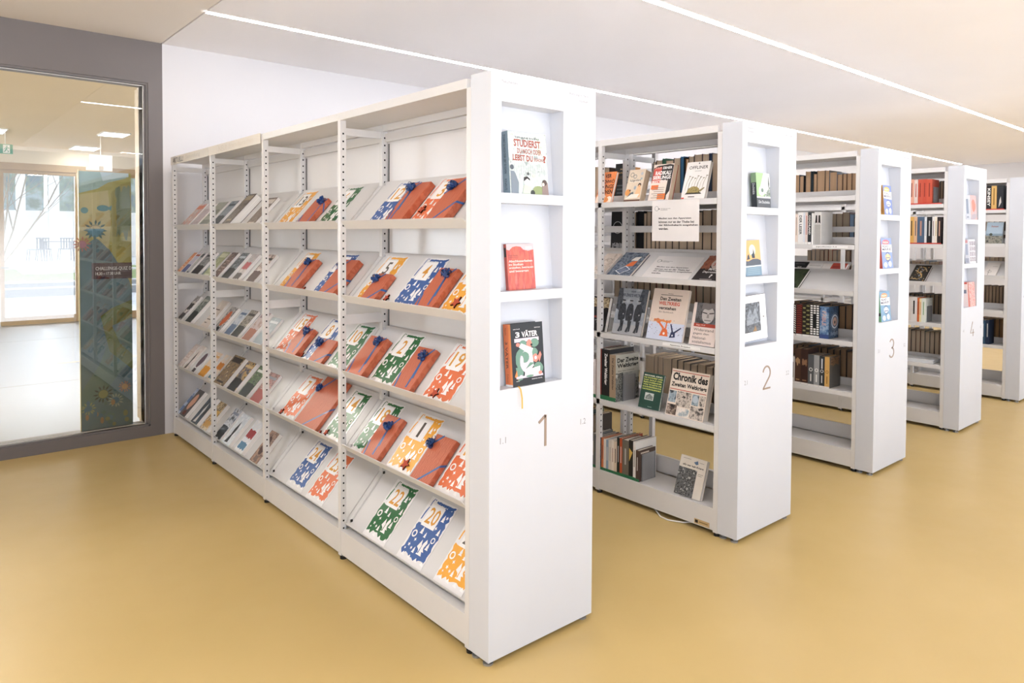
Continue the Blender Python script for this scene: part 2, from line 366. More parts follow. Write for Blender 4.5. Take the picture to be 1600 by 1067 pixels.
# ------------------------------------------------------------------ printed banner behind the glass
BW = .358; BH = 2.02
t = thing('banner', 'tall printed sunflower banner with quiz sign standing behind the glazing', 'banner', (-.605, 4.37, .095))
def bmat(c): return mat('banner_' + c, c, .45, .35, .08, 5)
mb = MB().box(0, 0, 0, BW, .006, BH, bmat('5d7478')); A = Art(mb, (0, 0, 0), (1, 0, 0), (0, 0, 1), BW, BH)
A.poly([(0, .70), (.3, .745), (.5, .72), (.75, .64), (.95, .575), (1, .54), (1, 1), (0, 1)], bmat('a59a52'))
A.poly([(0, .74), (.3, .75), (.55, .70), (.6, .80), (.55, .93), (0, .91)], bmat('b7a878'))
A.poly([(0, .915), (.35, .935), (.55, .96), (.9, .98), (.9, 1), (0, 1)], bmat('93aaa6'))
A.poly([(.45, .965), (.75, .98), (.95, .985), (.95, 1), (.4, 1)], bmat('b7c6cc'))
A.poly([(.62, .75), (1, .75), (1, .97), (.8, .955), (.6, .92)], bmat('94883f'))
A.jag(.7, .76, .98, .94, bmat('6f7a5a'), .02, 8, 3)
A.poly([(0, .15), (.35, .25), (.6, .37), (.9, .40), (1, .37), (1, .27), (.7, .20), (.4, .13), (0, .07)], bmat('60786c'))
A.poly([(.38, .44), (.55, .30), (1, .22), (1, .28), (.75, .33), (.6, .40), (1, .43), (1, .50), (.6, .47)], bmat('6c7440'))
def sunflower(a, b, r, pet, cen, seed=0):
    q = random.Random(seed)
    for i in range(12):
        an = 2 * math.pi * i / 12 + q.uniform(-.1, .1); k = BW / BH
        c, s_ = math.cos(an), math.sin(an)
        def pp(rr, dd): return (a + rr * c - dd * s_, b + k * (rr * s_ + dd * c))
        A.poly([pp(r * .72, -r * .08), pp(r * 1.0, -r * .14), pp(r * 1.35, 0), pp(r * 1.0, r * .14), pp(r * .72, r * .08)], pet)
    A.k -= 10
    A.disc(a, b, r * .62, cen, n=14)
    A.ring(a, b, r * .68, r * .06, pet, n=14)
sunflower(.30, .775, .17, bmat('4f6b67'), bmat('b5a078'), 1)
A.poly([(.13, .78), (.47, .78), (.42, .755), (.30, .745), (.18, .755)], bmat('4f7f90'))
A.disc(.45, .86, .12, bmat('4f7f84'), rb=.012).poly([(.52, .86), (.62, .872), (.6, .85)], bmat('4f7f84')).disc(.10, .85, .07, bmat('5d8486'), rb=.012)
sunflower(.05, .72, .13, bmat('b06a55'), bmat('a9707a'), 2)
sunflower(.42, .135, .15, bmat('39473f'), bmat('8a8a58'), 4); sunflower(.14, .085, .11, bmat('9a9a66'), bmat('4f6f7c'), 5)
sunflower(.66, .105, .12, bmat('9aa08a'), bmat('43697c'), 6); sunflower(.84, .155, .10, bmat('b0714e'), bmat('b98a4e'), 7); sunflower(.55, .04, .09, bmat('64806e'), bmat('5b7a86'), 8)
for i in range(16):
    q = random.Random(40 + i); A.disc(q.uniform(.05, .95), q.uniform(.01, .11), q.uniform(.03, .06), bmat(['57706a', 'a07c5a', '80825a', '4f7080'][i % 4]), rb=q.uniform(.006, .014), n=8)
mb.build('printed_sheet', t)
mb = MB().box(.08, -.004, 1.182, BW + .001, -.001, 1.308, mat('quiz_sign_brown', '4b3031', .5, .3)); A = Art(mb, (.08, -.004, 1.182), (1, 0, 0), (0, 0, 1), BW - .08, .126)
A.text('CHALLENGE-QUIZ D', .09, .50, .99, .76, ink('d9d2cc'), .02); A.text('14.30 – 17.30 UHR', .09, .24, .72, .43, ink('d9d2cc'), .02)
mb.build('quiz_sign', t)
MB().box(-.004, -.008, -.01, 0, .012, BH + .01, mat('brass_edge', 'cdb877', .35, .4)).box(-.03, -.05, -.095, BW + .03, .07, -.08, STEEL).box(BW * .3, 0, -.08, BW * .7, .012, .0, STEEL).build('stand', t)

# ------------------------------------------------------------------ courtyard
CONC = mat('pale_concrete', 'bfc0c2', .9, .2, .06, .8)
struct(MB().box(-14, DY + .3, -.2, 16, 20.3, -.015, CONC).box(-14, 17.4, -.015, 16, 17.43, -.012, mat('paving_joint', '8c8e92', .9)).build('floor_courtyard'))
KB = mat('grey_kerb', '8f9499', .9, .2, .08, 1.5)
struct(MB().box(-14, 20.3, -.2, 16, 20.8, .18, KB).box(-14, 20.28, .18, 16, 20.8, .2, CONC).box(-14, 20.8, -.2, 16, 21.2, .30, KB).box(-14, 20.78, .30, 16, 21.3, .33, CONC).build('trim_4'))
lawn = MB(); n = 24; gv = []; gf = []
for j in range(9):
    for i in range(n + 1):
        x = -12 + 26 * i / n; k = j / 8; y = 21.3 + (7.2 - 4.5 * max(0, (x - .8) / 4)) * k if x > .8 else 21.3 + 7.2 * k
        gv.append((x, max(21.3 + .1 * j, y), .30 + .27 * math.sin(k * 1.57) + .01 * rnd.uniform(-1, 1)))
for j in range(8):
    for i in range(n): gf.append((j * (n + 1) + i, j * (n + 1) + i + 1, (j + 1) * (n + 1) + i + 1, (j + 1) * (n + 1) + i))
lawn.add(gv, gf, mat('grass_green', '8a9a66', .95, .1, .25, 6)); lawn = lawn.build('lawn', smooth=True); tag(lawn, 'sloping green lawn behind the grey kerb in the courtyard', 'lawn'); lawn['kind'] = 'stuff'
struct(MB().box(-14, 21.3, -.2, 20, 34, .55, CONC).build('floor_terrace')) if False else struct(MB().box(-14, 25, .2, 20, 60, .58, mat('white_terrace', 'd6d6d6', .9, .2, .03)).box(1.0, 23.2, .2, 20, 25, .54, mat('white_terrace', 'd6d6d6')).build('floor_terrace'))
# white building with openings
FW = mat('white_render', 'eeece8', .9, .2, .02)
bt = thing('building', 'white modern building with tall columns across the courtyard', 'building', (3, 34, .58))
MB().box(-8, 1.2, 0, 12, 1.5, 2.0, FW).box(-8, 1.2, 2.0, -1.75, 1.5, 8, FW).box(-8, 1.2, 3.9, 12, 1.5, 8, FW).build('wall', bt)
for a, b in ((-1.05, -.75), (.05, .42), (1.6, 1.9), (3.4, 3.8)):
    MB().box(a, 0, 0, b, .4, 6, FW).build('column', bt)
WN = photo(['6f7f86', '8a9682', 'a4b0b4', '7d8878'], 1.2, .2)  # reflected hillside put into the pane colours
for a, b in ((-1.75, .05), (.42, 2.6), (2.8, 5)):
    MB().box(a, 1.3, 2.0, b, 1.36, 3.9, WN).build('window', bt)
# bare tree
tr = thing('bare_tree', 'leafless multi-stemmed tree left of the courtyard door', 'tree', (.05, 18.3, -.02))
BK = mat('pale_bark', '9b8f7d', .9, .2, .1, 10); q = random.Random(5)
mbt = MB()
def branch(p, d, L, r, lev):
    pts = [p]; dd = Vector(d).normalized()
    for i in range(5):
        dd = (dd + Vector((q.uniform(-.12, .12), q.uniform(-.12, .12), q.uniform(-.03, .10)))).normalized(); pts.append(pts[-1] + dd * L / 5)
    mbt.tube(pts, r, BK, 5)
    if lev > 0:
        for i in range(4 if lev > 1 else 3):
            s_ = pts[q.randint(2, 5)]
            branch(s_, dd + Vector((q.uniform(-.7, .8), q.uniform(-.5, .5), q.uniform(-.1, .5))), L * .6, r * .5, lev - 1)
mbt.cyl((0, 0, 0), (.02, 0, .9), .045, BK, .032, 8)
for d in ((.25, 0, 1), (-.1, .2, 1), (.6, 0, .8), (.05, -.1, 1), (-.4, 0, .9)): branch(Vector((.02, 0, .85)), d, 2.2, .016, 3)
mbt.build('trunk_and_branches', tr)
# garden table and chairs
GT = mat('grey_garden_metal', '6d7077', .5, .4)
def garden_chair(x, y, rot, label):
    M = Matrix.Translation((x, y, .58)) @ Matrix.Rotation(rot, 4, 'Z'); c = thing('garden_chair', label, 'chair', M=M, group='garden chairs in the courtyard')
    MB().box(-.22, -.22, .42, .22, .22, .45, GT).build('seat', c)
    mb = MB()
    for i in range(5): mb.box(-.20 + i * .09, .20, .45, -.16 + i * .09, .22, .84, GT)
    mb.box(-.22, .20, .82, .22, .23, .86, GT).build('backrest', c)
    for sx in (-1, 1):
        for sy in (-1, 1): MB().cyl((sx * .2, sy * .2, .43), (sx * .23, sy * .24, 0), .014, GT, n=6).build('leg', c)
garden_chair(2.05, 29.6, -1.5, 'grey garden chair at the left end of the courtyard table')
garden_chair(2.42, 30.55, .0, 'grey garden chair behind the courtyard table, left side')
garden_chair(3.12, 30.55, -.3, 'grey garden chair behind the courtyard table, right side')
garden_chair(3.7, 29.7, 1.5, 'grey garden chair past the right end of the courtyard table')
t = thing('garden_table', 'grey metal garden table standing on the courtyard terrace', 'table', (2.8, 29.8, .58))
MB().box(-.45, -.35, .71, .45, .35, .735, GT).build('table_top', t)
for sx in (-1, 1):
    for sy in (-1, 1): MB().box(sx * .42 - .015, sy * .3 - .015, 0, sx * .42 + .015, sy * .3 + .015, .71, GT).build('leg', t)

# ------------------------------------------------------------------ library ceiling light lines
def light_line(x0, x1, y, label):
    t = thing('light_line', label, 'ceiling light', ((x0 + x1) / 2, y, CZ)); a = (x1 - x0) / 2
    m = mat('lit_line_diffuser', 'fbf9fb', .5, .2, 0, emit=STRIP)
    MB().box(-a, -.028, -.003, a, .028, .0, m).build('diffuser', t)
    MB().box(-a - .003, -.031, -.0035, a + .003, -.028, 0, LAMPF).box(-a - .003, .028, -.0035, a + .003, .031, 0, LAMPF).build('frame', t)
light_line(-.04, 14.6, 3.125, 'long recessed light line in ceiling above the far ends of the aisles')
light_line(-.04, 10.4, .895, 'long recessed light line in ceiling passing nearest the camera')
light_line(1.5, 8.0, -4.7, 'unseen light line added in ceiling behind the camera')  # out of view, put in to keep the floor bright
LAMP2 = mat('added_panel_diffuser', 'fbf9fb', .5, .2, 0, emit=SQUARE)  # unseen lights added to brighten the left faces of the first unit
for cx, cy, lb in ((-2.4, .9, 'added unseen square light left of the aisles, nearer the glazing'), (-2.6, -1.9, 'added unseen square light left of the aisles, behind the camera')):
    t = thing('ceiling_light', lb, 'ceiling light', (cx, cy, CZ)); a = .31
    MB().box(-a - .012, -a - .012, -.02, a + .012, -a, .004, LAMPF).box(-a - .012, a, -.02, a + .012, a + .012, .004, LAMPF).box(-a - .012, -a, -.02, -a, a, .004, LAMPF).box(a, -a, -.02, a + .012, a, .004, LAMPF).build('frame', t)
    MB().box(-a, -a, -.012, a, a, .004, LAMP2).build('diffuser', t)

# ------------------------------------------------------------------ shelving
UW = .558; T = .153; PT = .123; H = 2.25
ROWX = [0.0, 1.669, 3.327, 4.988, 6.684]
YB = {0: [T, 1.2415, 2.2494, 3.2244, 4.167]}
for i in range(1, 5): YB[i] = [T, 1.04, 2.08, 3.12, 4.16]
VZ = [1.672, 1.304, .926, .556, .174]; SM = 1.12; SL = math.hypot(1, SM)
NICHE = [(1.80, 2.142), (1.425, 1.762), (1.052, 1.387)]

def end_panel(i):
    n = i + 1; x = ROWX[i]
    where = ['nearest the camera with the large numeral 1', 'with the large numeral 2', 'with the large numeral 3', 'with the large numeral 4', 'cut by the right edge of the photo'][i]
    t = thing('end_panel', 'white shelf end panel with three niches, ' + where, 'panel', (x, 0, 0), 'white end panels')
    mb = MB(); z0 = .022
    mb.box(0, 0, z0, .05, PT, H, PANELW).box(.372, 0, z0, UW, PT, H, PANELW)
    mb.box(.05, 0, NICHE[0][1], .372, PT, H, PANELW).box(.05, 0, NICHE[1][1], .372, PT, NICHE[0][0], PANELW).box(.05, 0, NICHE[2][1], .372, PT, NICHE[1][0], PANELW).box(.05, 0, z0, .372, PT, NICHE[2][0], PANELW)
    p = mb.build('panel_body', t)
    for a, b in NICHE:
        MB().prism([(.058, a), (.0585, a), (.087, b), (.0865, b)], 'x', .05, .372, PANELW).prism([(.064, a), (PT - .004, a), (PT - .004, b), (.092, b)], 'x', .05, .372, PANELW).build('niche_back', t)
    for fx, fy in ((.022, .03), (.022, .1), (UW - .03, .03)):
        MB().cyl((fx, fy, 0), (fx, fy, .008), .02, STEEL, n=16).cyl((fx, fy, .008), (fx, fy, .03), .008, STEEL).build('foot', t)
    if n > 4: return
    big = MB()
    def stroke(pts, w=.011, z=None):
        # numeral drawn as a ribbon standing 2 mm proud
        P = [Vector((a, b)) for a, b in pts]; L = []; R_ = []
        for k, p_ in enumerate(P):
            d = (P[min(k + 1, len(P) - 1)] - P[max(k - 1, 0)]).normalized(); nn = Vector((-d.y, d.x)); L.append(p_ + nn * w / 2); R_.append(p_ - nn * w / 2)
        for k in range(len(P) - 1):
            q_ = [L[k], L[k + 1], R_[k + 1], R_[k]]
            big.prism([(v.x, v.y) for v in q_], 'y', -.002, 0, NUMC)
    b0 = .795; hh = .125
    if n == 1: stroke([(.247, .895), (.283, .92)], .011); stroke([(.283, .922), (.283, b0 + .002)], .011)
    if n == 2:
        pts = [(.272 + .037 * math.cos(a), .886 + .037 * math.sin(a)) for a in [math.radians(k) for k in range(170, -50, -15)]]
        stroke(pts + [(.240, .802)], .009); stroke([(.236, .800), (.312, .800)], .009)
    if n == 3:
        pts = [(.272 + .034 * math.cos(a), .890 + .031 * math.sin(a)) for a in [math.radians(k) for k in range(150, -91, -15)]]
        pts2 = [(.272 + .038 * math.cos(a), .828 + .034 * math.sin(a)) for a in [math.radians(k) for k in range(90, -161, -15)]]
        stroke(pts, .009); stroke(pts2, .009)
    if n == 4: stroke([(.282, .92), (.232, .825), (.320, .825)], .009); stroke([(.298, .855), (.298, .795)], .009)
    big.build('numeral', t)
    sm = MB(); A = Art(sm, (0, 0, 0), (1, 0, 0), (0, 0, 1), 1, 1)
    A.text('%d.1' % n, .051, .846, .080, .870, GREYT); A.text('%d.2' % n, .482, .848, .513, .872, GREYT)
    if n == 1:
        A.text('Neuheiten', .052, 2.211, .128, 2.224, GREYT); A.text('Rettung in Not', .405, 2.210, .513, 2.223, GREYT); A.text('Studium', .458, 2.190, .513, 2.201, GREYT)
    elif n == 2:
        A.text('Apparate', .052, 2.211, .118, 2.223, GREYT); A.text('Projekte', .052, 2.192, .110, 2.204, GREYT); A.text('Lernen Lesen', .405, 2.210, .513, 2.221, GREYT)
    else:
        A.text('Literatur', .052, 2.211, .118, 2.221, GREYT); A.text('Belletristik', .425, 2.211, .513, 2.221, GREYT)
    sm.build('lettering', t)

def post(t, x, y0, y1, z0=.02, z1=2.205, holes=True, root=(0, 0)):
    rx, ry = root; mb = MB().box(x - rx, y0 - ry, z0, x + .03 - rx, y1 - ry, z1, SHELFW)
    if holes:
        z = .12
        while z < z1 - .05:
            a = x + .015 - rx; yy = y0 - ry - .0006; r = .0043
            mb.add([(a - r, yy, z - r), (a + r, yy, z - r), (a + r, yy, z + r), (a - r, yy, z + r)], [(0, 1, 2, 3)], HOLE)
            z += .0381
    return mb.build('post', t)

BAYN = ['nearest', 'second', 'third', 'fourth']
def shelf_bay(i, k):
    x = ROWX[i]; y0, y1 = YB[i][k], YB[i][k + 1]
    t = thing('shelf_bay', 'white steel shelf bay of aisle unit %d, %s %s end panel' % (i + 1, BAYN[k], 'bay behind' if k else 'bay touching'), 'shelf', (x, y0, 0), 'shelf bays of the five aisle units')
    L = y1 - y0; rt = (x, y0); hol = i < 2
    e = .001
    # posts at the far end (and at the near end of the first bay)
    ends = [(y1 - .03, y1 - e)] + ([(PT + .001, T - e)] if k == 0 else [])
    for a, b in ends:
        for px in (0, .232, UW - .032 - .232, UW - .03): post(t, x + px, a, b, holes=hol and px < .3, root=rt)
    # canopy
    zf = (2.195 if k == 1 else 2.205)
    ya, yb = (0 if k == 0 else 0), L
    c = MB().box(0, ya, 2.204, .02, yb - .002, 2.242, SHELFW).box(UW - .02, ya, 2.204, UW, yb - .002, 2.242, SHELFW)
    c.box(.02, ya, 2.206, .255, yb - .002, 2.214, SHELFW).box(.303, ya, 2.206, UW - .02, yb - .002, 2.214, SHELFW)
    c.box(.235, ya, 2.172, .255, yb - .002, 2.206, SHELFW).box(.303, ya, 2.172, .323, yb - .002, 2.206, SHELFW)
    c.build('canopy', t, bevel=.0015)
    if i == 0: MB().box(.250, ya, 2.12, .262, yb - .03, 2.162, SHELFW).build('top_rail', t)
    # arms at the far end
    MB().box(.03, L - .022, 2.135, .232, L - .012, 2.17, SHELFW).build('side_arm', t); MB().box(UW - .232, L - .022, 2.135, UW - .03, L - .012, 2.17, SHELFW).build('side_arm', t)
    if i == 0: MB().box(.03, L - .020, 1.185, .232, L - .010, 1.235, SHELFW).build('side_arm', t)
    # plinth, base, feet
    pb = MB().box(.002, 0, .028, .018, L - .002, .150, SHELFW).box(UW - .018, 0, .028, UW - .002, L - .002, .150, SHELFW).box(.018, 0, .138, .25, L - .031, .150, SHELFW).box(UW - .25, 0, .138, UW - .018, L - .031, .150, SHELFW)
    pb.build('plinth', t, bevel=.001)
    if i: MB().box(.268, 0, .15, .29, L - .031, .25, SHELFW).build('base_rail', t)
    for fx in (.02, UW - .02):
        MB().cyl((fx, L - .02, 0), (fx, L - .02, .012), .018, BLACK).cyl((fx, L - .02, .012), (fx, L - .02, .03), .009, STEEL).build('foot', t)
        if k == 0: MB().cyl((fx, .0 - .015, 0), (fx, -.015, .012), .018, BLACK).cyl((fx, -.015, .012), (fx, -.015, .03), .009, STEEL).build('foot', t)
    if i == 0:
        MB().box(.266, 0, .15, .272, L, 2.17, mat('white_back_panel', 'dad8d8', .28, .5, .006)).build('back_panel', t)
        MB().box(.263, L - .046, .3, .2655, L - .039, 2.11, mat('shaded_gap_dark', '4a4a4c', .7, .2)).build('dark_gap_strip', t)  # dark strip in place of the shaded gap beside the post
        for j, vz in enumerate(VZ):
            d = MB(); bx = .25; bz = vz + SM * (bx - .035)
            y_a = 0; y_b = L - .004
            d.prism([(.035, vz), (bx, bz), (bx, bz - .004), (.035, vz - .0045)], 'y', y_a, y_b, SHELFW)
            lip = [(.035, vz - .0045), (.035, vz), (.002, vz + .036), (-.001, vz + .034), (.031, vz - .006)]
            if j == 4: lip = [(.035, vz - .0045), (.035, vz), (.020, vz + .014), (.017, vz + .012), (.031, vz - .006)]
            a, b = y_a + .001, y_b
            # lip with its corners cut off
            cut = .03; n = len(lip); vs = []
            for p in lip:
                out = (p[1] > vz + .01 and j < 4)
                vs.append((p[0], a + (cut if out else 0), p[1]))
            for p in lip:
                out = (p[1] > vz + .01 and j < 4)
                vs.append((p[0], b - (cut if out else 0), p[1]))
            d.add(vs, [tuple(range(n))[::-1], tuple(range(n, 2 * n))] + [(q_, (q_ + 1) % n, n + (q_ + 1) % n, n + q_) for q_ in range(n)], SHELFW)
            ds = d.build('display_shelf', t)
            wr = MB(); yy = L - .055
            o = .004; nx, nz = -SM / SL * o, 1 / SL * o
            WRM = mat('thin_wire', '55565a' if j == 4 else 'b9b8b8', .4, .5, .02)
            for dy in (0, .008): wr.cyl((.042 + nx, yy + dy, vz + SM * .007 + nz), (.236 + nx, yy + dy, vz + SM * .201 + nz), .0009, WRM, n=5)
            for s_ in (.012, .195): wr.box(.035 + s_ - .006, yy - .004, vz + SM * s_ + .002, .035 + s_ + .004, yy + .003, vz + SM * s_ + .014, BLACK if j == 4 else WRM)
            wr.build('wire_divider', ds)
    else:
        zs = [1.85, None, 1.03, .605] if i == 1 else [1.932, 1.588, .908, .552]
        sz = 1.385 if i == 1 else 1.25
        for z in zs:
            if z is None: continue
            MB().box(0, .001, z - .033, .016, L - .002, z, SHELFW).box(.016, .001, z - .010, .232, L - .031, z, SHELFW).box(.240, .001, z - .01, .252, L - .031, z + .055, SHELFW).build('shelf', t, bevel=.001)
        ds = MB().prism([(.02, sz - .012), (.25, sz + .155), (.25, sz + .151), (.02, sz - .0165)], 'y', .001, L - .031, SHELFW).prism([(.02, sz - .0165), (.02, sz - .012), (-.002, sz + .014), (-.005, sz + .012), (.001, sz - .02)], 'y', .001, L - .002, SHELFW)
        ds.build('display_shelf', t)
        zf = [1.85, 1.52, 1.19, .86 if i != 1 else .87, .598] if i == 1 else [1.932, 1.588, 1.25, .908, .552]
        for z in zf:
            if i == 1 and z == .87: continue
            MB().box(UW - .016, .001, z - .033, UW, L - .002, z, SHELFW).box(.315, .001, z - .010, UW - .016, L - .031, z, SHELFW).box(.300, .001, z - .01, .306, L - .031, z + .04, SHELFW).build('shelf', t, bevel=.001)
        for z in ([1.685] if i == 1 else [1.70]): MB().box(.270, .001, z - .021, .280, L - .031, z + .021, SHELFW).build('cross_rail', t)

for i in range(5):
    end_panel(i)
    for k in range(4): shelf_bay(i, k)

# header strips of the two far bays of unit 1
def header(k, txt, c, lab, x1):
    y0, y1 = YB[0][k], YB[0][k + 1]
    t = thing('header_strip', lab, 'sign', (-.004, y1 - .004, 2.185), 'header strips on unit 1')
    mb = MB().box(-.004, 0, 0, 0, 0, 0, SHELFW) if False else MB().box(-.003, -(y1 - y0) + .006, 0, 0, 0, .062, mat('header_strip_cream', 'ded6cb', .25, .5, .02))
    A = Art(mb, (-.003, 0, 0), (0, -1, 0), (0, 0, 1), y1 - y0, .062)
    for s_, a, b, cc in txt: A.text(s_, a, .18, b, .80, ink(cc), .015)
    mb.build('strip', t)
header(3, [('AKTUELL!', .06, .36, '3b3735'), ('Sammlung', .42, .80, 'b3aba2')], None, 'header strip lettered AKTUELL on the leftmost bay of unit 1', 0)
header(2, [('NEU!', .22, .38, 'b9ae9f'), ('Fremdsprachen', .43, .88, 'c2b6a6')], None, 'header strip lettered NEU on the second bay from the left', 0)

# ------------------------------------------------------------------ things on the sloping shelves of unit 1
def slopeM(j, yc, s=0.0, off=0.0008, tilt=0.0):
    """frame on display shelf j: origin s up the slope, X to the viewer's right, Z up the slope"""
    up = Vector((1, 0, SM)) / SL; n = Vector((-SM, 0, 1)) / SL
    o = Vector((.035, yc, VZ[j])) + up * s + n * off
    M = Matrix(((0, up.x * 0 + -n.x, up.x, o.x), (-1, 0, 0, o.y), (0, -n.z, up.z, o.z), (0, 0, 0, 1)))
    if tilt: M = M @ Matrix.Rotation(tilt, 4, 'Y')
    return M
SHN = ['top', 'second', 'middle', 'fourth', 'bottom']
CC = {'blue': '3f62a0', 'green': '2f6b40', 'orange': 'e2784e', 'yellow': 'f0ad45'}
GOLD = ink('d99a3c'); CHAR = ink('5b534c'); SHEETW = mat('glossy_white_sheet', 'f3f1f1', .22, .5, .006)
def sheet(j, yl, yr, num, colr, seed, dark=False, oc=''):
    yc = (yl + yr) / 2; h = .300; w = .205
    t_ = .0012
    M = slopeM(j, yc, .002, .0012 + t_)
    mb = MB().box(-w / 2, 0, 0, w / 2, t_, h, SHEETW); A = Art(mb, (-w / 2, 0, 0), (1, 0, 0), (0, 0, 1), w, h)
    c = ink(CC[colr], .3); WH = ink('f6f4f3', .3); q = random.Random(seed)
    # right column, lower field, edge flecks, scribbled band at the top
    A.jag(.66, .50, .95, .93, c, .035, 8, seed)
    A.jag(.04, .09, .96, .57, c, .028, 10, seed + 1)
    A.poly([(.10, .935), (.14, .985), (.16, .985), (.13, .92), (.125, .86), (.10, .85)], c)
    A.poly([(.06, .75), (.10, .84), (.13, .84), (.10, .72), (.09, .63), (.05, .62)], c)
    for kx in range(9):
        a = .26 + kx * .075; A.poly([(a, .93 + q.uniform(-.01, .01)), (a + .07, .925), (a + .085, .96 + q.uniform(-.01, .015)), (a + .01, .968)], c)
    A.poly([(.18, .965), (.20, .982), (.225, .97), (.21, .955)], c)
    A.poly([(.80, .90), (.97, .955), (1.0 - .01, .975), (.95, .985), (.76, .95)], c)
    # number box
    A.rect(.17, .55, .67, .90, WH)
    nm = CHAR if dark else GOLD
    nw = .09 if num == '1' else (.20 if len(num) == 1 else (.33 if num == '11' else .40))
    A.text(num, .42 - nw / 2, .60, .42 + nw / 2, .86, nm, .012)
    # cut-out trees, stars, ring, leaves
    def tree(a, b, s_):
        A.poly([(a - s_, b), (a + s_, b), (a + s_ * .45, b + s_ * .6), (a + s_ * .75, b + s_ * .6), (a, b + s_ * 1.9), (a - s_ * .75, b + s_ * .6), (a - s_ * .45, b + s_ * .6)], WH)
    tree(.35, .44, .06); tree(.52, .41, .045); tree(.66, .16, .10); tree(.80, .27, .06); tree(.87, .52, .055); tree(.44, .15, .05); tree(.78, .72, .06)
    A.ring(.16, .40, .085, .035, WH, 14); A.ring(.85, .43, .07, .025, WH, 12)
    A.star(.30, .33, .05, WH, .3, 4); A.star(.20, .23, .05, WH, .1, 5); A.star(.33, .20, .045, WH, .5, 6); A.star(.72, .60, .05, WH, .2, 4); A.star(.88, .80, .05, WH, .2, 5); A.star(.14, .16, .035, WH, .2, 4)
    A.poly([(.48, .26), (.54, .38), (.60, .30), (.68, .41), (.74, .36), (.70, .27), (.78, .22), (.66, .23), (.62, .16), (.57, .23)], WH)
    A.poly([(.60, .18), (.63, .18), (.625, .33), (.615, .33)], c)
    for kx in range(4):
        a = .12 + kx * .25; A.poly([(a, .06), (a + .06, .115), (a + .13, .05)], WH)
    o = mb.build('numbered_sheet'); o.matrix_world = M
    tag(o, 'white sheet with %s printed pattern and number %s%s' % (colr, num, oc), 'poster', 'numbered advent sheets')
# bay 1 (nearest the end panel), then bay 2
sheets = [(0, 1.045, .835, '12', 'blue', 0, ' on the top sloping shelf'), (0, .665, .455, '3', 'orange', 0, ' on the top sloping shelf'), (1, 1.155, .945, '5', 'yellow', 1, ''), (1, .800, .590, '4', 'blue', 0, ''), (1, .415, .205, '11', 'yellow', 0, ' beside the end panel'),
          (2, 1.005, .797, '2', 'green', 0, ''), (2, .540, .332, '19', 'orange', 0, ''), (3, 1.190, .982, '18', 'green', 0, ''), (3, .840, .630, '1', 'yellow', 1, ''),
          (3, .430, .222, '17', 'orange', 0, ' beside the end panel'), (4, 1.055, .845, '22', 'green', 0, ''), (4, .735, .527, '20', 'blue', 0, ''), (4, .432, .224, '21', 'yellow', 1, ' beside the end panel'),
          (0, 2.165, 1.955, '13', 'yellow', 1, ''), (0, 1.605, 1.395, '6', 'green', 0, ''), (1, 2.130, 1.920, '16', 'yellow', 0, ''), (1, 1.655, 1.445, '9', 'blue', 0, ''),
          (2, 2.175, 1.965, '15', 'orange', 0, ''), (2, 1.792, 1.582, '8', 'blue', 0, ''), (2, 1.478, 1.268, '10', 'green', 0, ''), (3, 2.105, 1.895, '7', 'orange', 0, ''), (3, 1.515, 1.305, '14', 'green', 0, ''),
          (4, 1.985, 1.775, '24', 'blue', 0, ''), (4, 1.718, 1.508, '23', 'orange', 0, '')]
for n_, (j, a, b, num, c, dk, oc) in enumerate(sheets): sheet(j, a, b, num, c, n_ * 7, dk, oc)

def paper_mat():
    m = bpy.data.materials.new('red_brown_wrapping_paper'); m.use_nodes = True; nt = m.node_tree; b = nt.nodes['Principled BSDF']
    b.inputs['Roughness'].default_value = .42; b.inputs['Specular IOR Level'].default_value = .4
    tc = nt.nodes.new('ShaderNodeTexCoord'); w = nt.nodes.new('ShaderNodeTexWave'); w.inputs['Scale'].default_value = 26; w.inputs['Distortion'].default_value = 9; w.inputs['Detail'].default_value = 2; w.inputs['Detail Scale'].default_value = 1.2
    r = nt.nodes.new('ShaderNodeValToRGB'); r.color_ramp.elements[0].color = rgb('b25a3e'); r.color_ramp.elements[1].color = rgb('c26c4e')
    bp = nt.nodes.new('ShaderNodeBump'); bp.inputs['Strength'].default_value = .12; bp.inputs['Distance'].default_value = .002
    L = nt.links.new; L(tc.outputs['Object'], w.inputs['Vector']); L(w.outputs['Fac'], r.inputs['Fac']); L(r.outputs['Color'], b.inputs['Base Color']); L(w.outputs['Fac'], bp.inputs['Height']); L(bp.outputs[0], b.inputs['Normal'])
    return m
WRAP = paper_mat(); RIB = mat('blue_ribbon', '2c5f9e', .35, .5, .05, 40); BOW = mat('dark_blue_ribbon_bow', '23457f', .3, .5, .25, 60)
